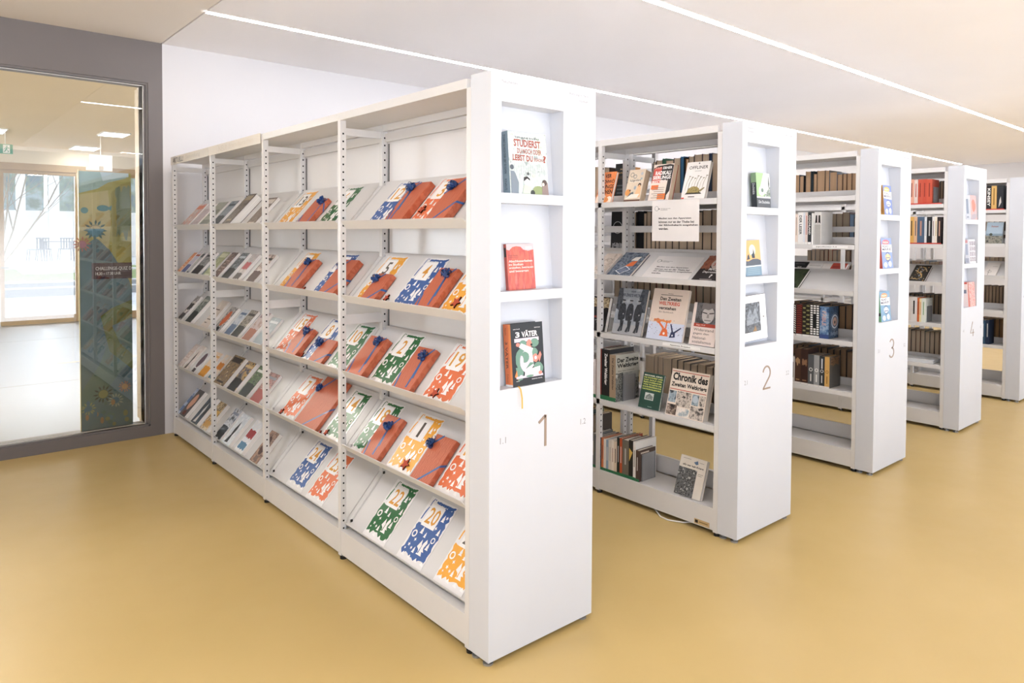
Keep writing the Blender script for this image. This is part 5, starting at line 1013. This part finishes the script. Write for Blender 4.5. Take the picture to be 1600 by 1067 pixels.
fore_row(2, 1.588, [(.534, .044, .232, '3a3634'), (.488, .038, .232, '2a2422'), (.449, .046, .232, '8a8078'), (.402, .054, .242, '6b3f34'), (.346, .03, .225, '+8fa8c4'), (.314, .05, .20, '3a2f2a'), (.262, .05, .22, '57493f'), (.21, .045, .22, '3a3634')], 'far side, second shelf', 'page-edge books on far second shelf of unit 3', pg=pages_mat('b8a893'), d=.20)
book(.15, .24, .02, slope2M(2, .70 - .04, .02, 1.25), ink('20261c'), 'dark green book at left of the sloping shelf of unit 3', f_simple('1c2418', '3d4a2c', '2c3a22'), None, None, PAGESW)
def chev(c1, c2, kind):
    def f(A):
        A.rect(0, 0, 1, 1, ink(c1))
        for k in range(13):
            b = .09 + k * .07
            if kind == 0: A.poly([(.05, b), (.3, b + .03), (.3, b + .065), (.05, b + .035)], ink(c2)); A.poly([(.95, b), (.7, b + .03), (.7, b + .065), (.95, b + .035)], ink(c2)); A.rect(.42, b + .01, .58, b + .05, ink(c2))
            elif kind == 1: A.poly([(.1, b), (.5, b + .02), (.9, b), (.9, b + .02), (.5, b + .04), (.1, b + .02)], ink(c2))
            elif kind == 2: A.rect(.08 if k % 2 else .55, b, .42 if k % 2 else .95, b + .045, ink(c2))
            else: [A.rect(.04 + j * .33, b, .28 + j * .33, b + .045, ink(c2)) for j in range(3) if not (j == 1 and 2 < k < 9)]
        A.rect(0, 0, 1, .06, ink('e3e0dc'))
    return f
for n_, (a, w, c1, c2, kd, nm) in enumerate([(.700, .030, '2a2a2c', 'b9b9b6', 1, 'grey-black'), (.668, .028, '4a2420', '9a7a5a', 2, 'wine-red'), (.636, .05, '141414', 'e6e6e3', 0, 'black and white chevron'), (.584, .046, '4c1c18', '8e3a2e', 1, 'dark red patterned'), (.536, .058, '241f18', '8f8a5c', 2, 'black and olive patterned'), (.476, .072, '151515', 'efefec', 3, 'black and white chequered')]):
    shelved(2, a, w, .222 + .004 * n_, .165, .908, ink(c1), '%s spine, %s from left on the fourth shelf of unit 3' % (nm, ORD[n_]), chev(c1, c2, kd), None, .012, PAGESD, None, 'patterned spines on unit 3', parts=True)
def f_magic(A):
    A.rect(0, 0, 1, 1, photo(['26364c', '3d5878', '17202e'], 34)); A.ring(.62, .52, .36, .09, ink('c9cfd8'), 22); A.disc(.62, .52, .22, ink('c9a898'), n=18); A.disc(.62, .50, .08, ink('55504f')); A.ring(.62, .52, .44, .02, ink('8c98a8'), 22); A.jag(.2, .1, .95, .2, ink('77869a'), .03, 9, 3)
shelved(2, .402, .068, .232, .145, .908, ink('31486a'), 'blue ornamental volume facing out on the fourth shelf of unit 3', lambda A: (A.rect(0, 0, 1, 1, photo(['2c466b', '5d7fa8', 'a9bcd0'], 30)), A.text('FABLE', .25, .4, .7, .85, ink('c9a8a0'), .02, rot=True), A.rect(0, 0, 1, .13, ink('3c4f80'))), None, .012, PAGESD, front=f_magic, parts=True)
fore_row(2, .908, [(.78 - k * .052, .048, .225 - .004 * (k % 4), ['3a3a40', '4c4a4c', '3c3430', '2a2828'][k % 4]) for k in range(11)], 'far side, fourth shelf', 'page-edge books on far fourth shelf of unit 3', pg=pages_mat('a98a6c'), d=.20)
for n_, (a, w, h, c1, c2, nm) in enumerate([(.655, .03, .20, '1f1f22', '8c8c8c', 'black'), (.624, .033, .195, 'c9c6c2', '3a3a3c', 'grey and white'), (.590, .048, .262, '4a3226', 'a5825c', 'tall brown leather'), (.541, .054, .262, '3c2620', '8f6a50', 'second tall brown leather'), (.486, .044, .228, '55585a', 'd9d9d6', 'grey with white emblem'), (.441, .041, .228, '9a9c9e', 'f0f0ee', 'light grey with emblem'), (.399, .039, .226, '35383c', 'c9ccd0', 'charcoal with emblem'), (.359, .036, .225, 'd0a560', '8a6a34', 'golden with emblem')]):
    def se(A, c2=c2, n_=n_):
        if n_ in (2, 3): A.jag(.15, .55, .85, .7, ink(c2), .04, 6, n_); A.rect(.2, .1, .8, .13, ink(c2))
        elif n_ > 3: A.ring(.5, .52, .32, .12, ink(c2), 12); A.rect(.35, .6, .65, .92, ink(c2)) if n_ == 6 else None; A.rect(.40, .14, .60, .38, ink(c2))
        else: A.rect(.3, .2, .7, .8, ink(c2))
        A.rect(0, 0, 1, .05, ink('dcd8d2'))
    fr_ = (lambda A: (A.rect(0, 0, 1, 1, ink('5c5955')), A.jag(.1, .72, .9, .98, photo(['3a3230', '8a6a4c', '57493f'], 40), .02, 8, 2))) if n_ == 7 else None
    shelved(2, a, w, h, .165, .552, ink(c1), '%s spine, %s from left on the lowest shelf of unit 3' % (nm, ORD[n_]), se, None, .012, PAGESD, fr_, 'spines on the lowest shelf of unit 3', parts=True)
fore_row(2, .552, [(.80 - k * .05, .046, .23 + .006 * (k % 3), ['2f2a2a', '3c3430', '2c3a4a', '4c4038', '3a3634'][k % 5]) for k in range(12)], 'far side, lowest shelf', 'page-edge books on far lowest shelf of unit 3', pg=pages_mat('a58a70'), d=.20)

# ------------------------------------------------------------------ unit 4
def spines(i, z, lst, shelf, grp, xb=.012, d=.16, start=0):
    for n_, (a, w, h, c, tc, nm) in enumerate(lst):
        shelved(i, a, w, h, d, z, ink(c), '%s spine, %s from left on %s of unit %d' % (nm, ORD[n_], shelf, i + 1), sp(None, tc, .3, .85, .4), None, xb, PAGESB, None, grp)
spines(3, 1.932, [(.62, .04, .22, '8a5a48', 'e0cbb8', 'brown'), (.578, .03, .215, 'b9b2a8', '6c6258', 'stone'), (.546, .04, .222, '6c3a30', 'd9b9a0', 'maroon'), (.504, .034, .218, 'c9a06c', '6a4a30', 'ochre'), (.468, .03, .22, 'a9a59f', '55504a', 'grey'), (.436, .036, .222, 'd9a08a', '7c4438', 'salmon'), (.398, .030, .215, 'd9c9c0', 'b0483c', 'white and pink'), (.366, .035, .218, 'c2553f', '8a3428', 'brick red'), (.330, .034, .218, 'bf4f3a', '8a3428', 'scarlet'), (.295, .042, .215, 'c4553e', '8a3428', 'vermilion')], 'the top shelf', 'spines on top shelf of unit 4')
fore_row(3, 1.932, [(.43 - k * .026, .023, .212 + .004 * (k % 3), ['4c4038', '57493f', '3c3430'][k % 3]) for k in range(9)], 'far side, top shelf', 'page-edge books on far top shelf of unit 4', pg=pages_mat('b8a28a'), d=.20)
bookend(3, .2525, 1.9325, .15, 'grey bookend by the red spines on top shelf of unit 4', .12, .04)
spines(3, 1.588, [(.62, .04, .235, 'd9a05c', '7c4438', 'amber'), (.578, .04, .23, '5c6c7c', 'd9d9d6', 'steel blue'), (.536, .04, .235, 'e3d3c2', '8a5a48', 'cream'), (.494, .036, .235, '9a5a4c', 'e0cbb8', 'rosewood'), (.456, .024, .235, 'd9a98c', '55504a', 'peach'), (.431, .036, .238, 'd9a95c', '3a3430', 'golden yellow'), (.393, .026, .236, 'd9b08c', '34404c', 'sunset'), (.366, .058, .236, '4c6078', 'b98a78', 'blue landscape'), (.307, .018, .235, 'dfe3e6', '9aa6b0', 'white'), (.288, .042, .236, '1c1e22', 'b9b9b6', 'black'), (.245, .020, .235, 'e6e3df', '6a4a40', 'off-white'), (.224, .018, .232, 'efe4d4', 'a08a4c', 'ivory'), (.205, .035, .232, '2c2424', 'c9a08a', 'dark brown')], 'the second shelf', 'spines on second shelf of unit 4')
def f_orn(A):
    A.rect(0, 0, 1, 1, ink('2a2722'))
    for k in range(40): q_ = random.Random(k); A.disc(q_.uniform(.08, .92), q_.uniform(.08, .92), q_.uniform(.03, .06), ink(['c9b089', '7c8ba0', 'd9c9a8', '9a7d50'][k % 4]), n=8); A.k -= 1
    A.k += 1
    pts = [(.72, .82), (.5, .90), (.28, .78), (.30, .6), (.6, .48), (.70, .3), (.5, .14), (.25, .2)]
    for (a, b), (c, d) in zip(pts[:-1], pts[1:]): A.poly([(a - .03, b), (a + .03, b + .02), (c + .03, d), (c - .03, d - .02)], ink('d2ae6c'))
book(.135, .235, .022, slope2M(3, .37, .022, 1.25), ink('2a2722'), 'ornate dark book with golden initial on sloping shelf of unit 4', f_orn, None, None, PAGESW)
spines(3, .908, [(.60, .04, .215, '8a7a6a', 'e0d6cb', 'taupe'), (.558, .05, .21, 'e0d3c8', '6a4a40', 'sand'), (.506, .05, .215, '9aa2a8', '3a3a3c', 'blue-grey'), (.454, .046, .212, 'ddd2ca', '55504a', 'pale pink'), (.406, .052, .215, 'dcd6d2', '3a3634', 'white with portrait'), (.352, .016, .21, 'd9703f', '7c3428', 'orange'), (.335, .016, .205, 'e9d9a8', 'c9564a', 'yellow-white'), (.318, .034, .208, 'dfe3da', '8fae86', 'mint')], 'the fourth shelf', 'spines on fourth shelf of unit 4')
bookend(3, .2835, .9085, .14, 'grey bookend at the fourth shelf of unit 4', .11, .04)
fore_row(3, .908, [(.60 - k * .034, .031, .215 + .004 * (k % 3), ['4c4038', '57493f', '3c3430', '2f2a2a'][k % 4]) for k in range(12)], 'far side, fourth shelf', 'page-edge books on far fourth shelf of unit 4', pg=pages_mat('a8937c'), d=.20)
fore_row(3, .552, [(.64 - k * .04, .037, .235 + .005 * (k % 3), ['3a3634', 'a9a49c', '4c4038', '7c7268', '8a5a48'][k % 5]) for k in range(12)], 'far side, lowest shelf', 'page-edge books on far lowest shelf of unit 4', pg=pages_mat('d0bda6'), d=.20)
t = thing('flat_box', 'pale grey flat box lying on the lowest shelf of unit 4', 'box', (ROWX[3] + .02, .3, .5525)); MB().box(0, -.08, 0, .2, .30, .028, ink('d6d8da')).build('lid', t, bevel=.002)
fore_row(3, 1.25, [(1.56 - k * .045, .041, .26 + .008 * (k % 3), ['a9a49c', '6c7a88', 'c9b9a8', '8a5a48', '3c3430', 'b0624a'][k % 6]) for k in range(14)] + [(.62 - k * .04, .036, .17 + .006 * (k % 3), ['a9a49c', '6c7a88', 'c9b9a8', '8a5a48'][k % 4]) for k in range(8)], 'far side, third shelf', 'page-edge books on far third shelf of unit 4', pg=pages_mat('cdb9a2'), d=.18)
book(.17, .235, .016, slope2M(3, 1.535, .016, 1.25), ink('1f2023'), 'black book on the sloping shelf of unit 4, seen through unit 3', lambda A: (A.rect(0, 0, 1, 1, ink('1f2023')), A.text('NUR', .45, .60, .7, .68, WT, .02), A.text('MUTTER', .3, .45, .8, .53, WT, .02), A.rect(.2, .85, .8, .87, ink('8d8d8f'))), None, None, PAGESW)
book(.15, .225, .014, slope2M(3, 1.372, .014, 1.25), ink('dedad6'), 'plain pale book beside the black one on sloping shelf of unit 4', lambda A: A.rect(.1, .8, .9, .83, ink('a9a49c')), None, None, PAGESW)
book(.13, .225, .014, slope2M(3, 1.228, .014, 1.25), ink('e3dfda'), 'plain pale book beside the red one on sloping shelf of unit 4', lambda A: A.rect(.2, .2, .8, .22, ink('a9a49c')), None, None, PAGESW)
book(.145, .215, .03, slope2M(3, 1.115 + .005, .03, 1.25), ink('b5483a'), 'red book with black figure on the sloping shelf of unit 4', lambda A: (A.rect(.1, .6, .9, .8, ink('8f352b')), A.disc(.5, .4, .18, ink('2a2020'))), None, None, PAGESW)

# ------------------------------------------------------------------ unit 5
def f_long(A): A.rect(0, 0, 1, 1, ink('1e2024'))
spines(4, 1.932, [(.52, .045, .24, '2a2c30', 'b9b9b6', 'charcoal'), (.473, .045, .235, 'c9b9a8', '57493f', 'sand'), (.426, .045, .24, '3c4450', 'c9c9c6', 'slate'), (.379, .045, .24, '8a6a4c', 'e0cbb8', 'brown')], 'the top shelf, left part,', 'spines on top shelf of unit 5')
shelved(4, .333, .043, .245, .16, 1.932, ink('1e2024'), 'black spine lettered KINSEY on the top shelf of unit 5', sp('KINSEY', 'e6e6e3', .15, .9, .6), None, .012, PAGESB)
shelved(4, .289, .047, .245, .16, 1.932, ink('cfa664'), 'ochre spine on the top shelf of unit 5', sp(None, '8a6a34', .2, .9, .3), None, .012, PAGESB)
shelved(4, .240, .058, .245, .16, 1.932, ink('24262a'), 'black spine with white figure on the top shelf of unit 5', lambda A: A.poly([(.3, .1), (.7, .3), (.6, .55), (.4, .4)], ink('c9c2bc')), None, .012, PAGESB)
for i_, z_ in ((3, 1.9325), (3, 1.5885), (4, 1.9325)):
    o = MB().box(ROWX[i_] + .001, .17, z_, ROWX[i_] + .010, .62 if i_ == 3 else .40, z_ + .010, mat('red_price_rail', 'c2453a', .4, .4)).build('label_rail'); tag(o, 'red label rail on the %s shelf edge of unit %d' % ('top' if z_ > 1.7 else 'second', i_ + 1), 'label rail', 'red label rails')
def f_land(A): A.rect(0, 0, 1, 1, ink('a9bccb')); A.rect(0, 0, 1, .36, photo(['3c4238', '6a6a5c', '8f8a7c', '2a2c2a'], 26)); A.rect(.0, .36, 1, .46, ink('7c8f9c')); A.text('Reisen', .3, .76, .7, .84, ink('b06a5a'), .02); A.disc(.3, .42, .1, ink('3c4238'))
book(.15, .225, .02, faceM(4, .265, 1.5895, .02, 15), ink('9aacb8'), 'landscape-cover book facing out on the second shelf of unit 5', f_land, None, None, PAGESW)
fore_row(4, 1.588, [(.50 - k * .05, .046, .23, ['3c3430', '57493f', '2f2a2a'][k % 3]) for k in range(6)], 'far side, second shelf', 'page-edge books on far second shelf of unit 5', d=.2)
book(.12, .235, .012, slope2M(4, .300, .012, 1.25), ink('e3dcd6'), 'white sketch-cover book on the sloping shelf of unit 5', lambda A: (A.rect(0, 0, 1, 1, ink('e6dfd9')), A.ring(.4, .35, .15, .02, ink('4c4644')), A.rect(.35, .1, .38, .5, ink('5c5654')), A.rect(.5, .7, .9, .72, ink('a89f98'))), None, None, PAGESW)
fore_row(4, .908, [(.48 - k * .032, .029, .225 + .004 * (k % 2), ['57493f', '6a5a4c', '4c4038'][k % 3]) for k in range(10)], 'far side, fourth shelf', 'page-edge books on far fourth shelf of unit 5', pg=pages_mat('b8a088'), d=.2)
spines(4, .552, [(.52, .05, .25, '6a5a4c', 'd9c9b8', 'brown'), (.468, .05, .24, '3c4450', 'c9c9c6', 'slate'), (.416, .05, .25, '2a3a5a', 'c9d3e0', 'navy'), (.364, .05, .245, '34506a', 'e3e6ea', 'blue'), (.312, .03, .25, '1f2c44', 'c9c9c6', 'midnight blue')], 'the lowest shelf', 'spines on lowest shelf of unit 5')
fore_row(4, .552, [(.48 - k * .04, .037, .235, ['4c3428', '57493f', '3c3430'][k % 3]) for k in range(8)], 'far side, lowest shelf', 'page-edge books on far lowest shelf of unit 5', pg=pages_mat('a3835f'), d=.2)
fore_row(4, 1.25, [(.50 - k * .04, .037, .19, ['c9b9a8', '8a5a48', '6c7a88'][k % 3]) for k in range(8)], 'far side, third shelf', 'page-edge books on far third shelf of unit 5', pg=pages_mat('cdb9a2'), d=.2)
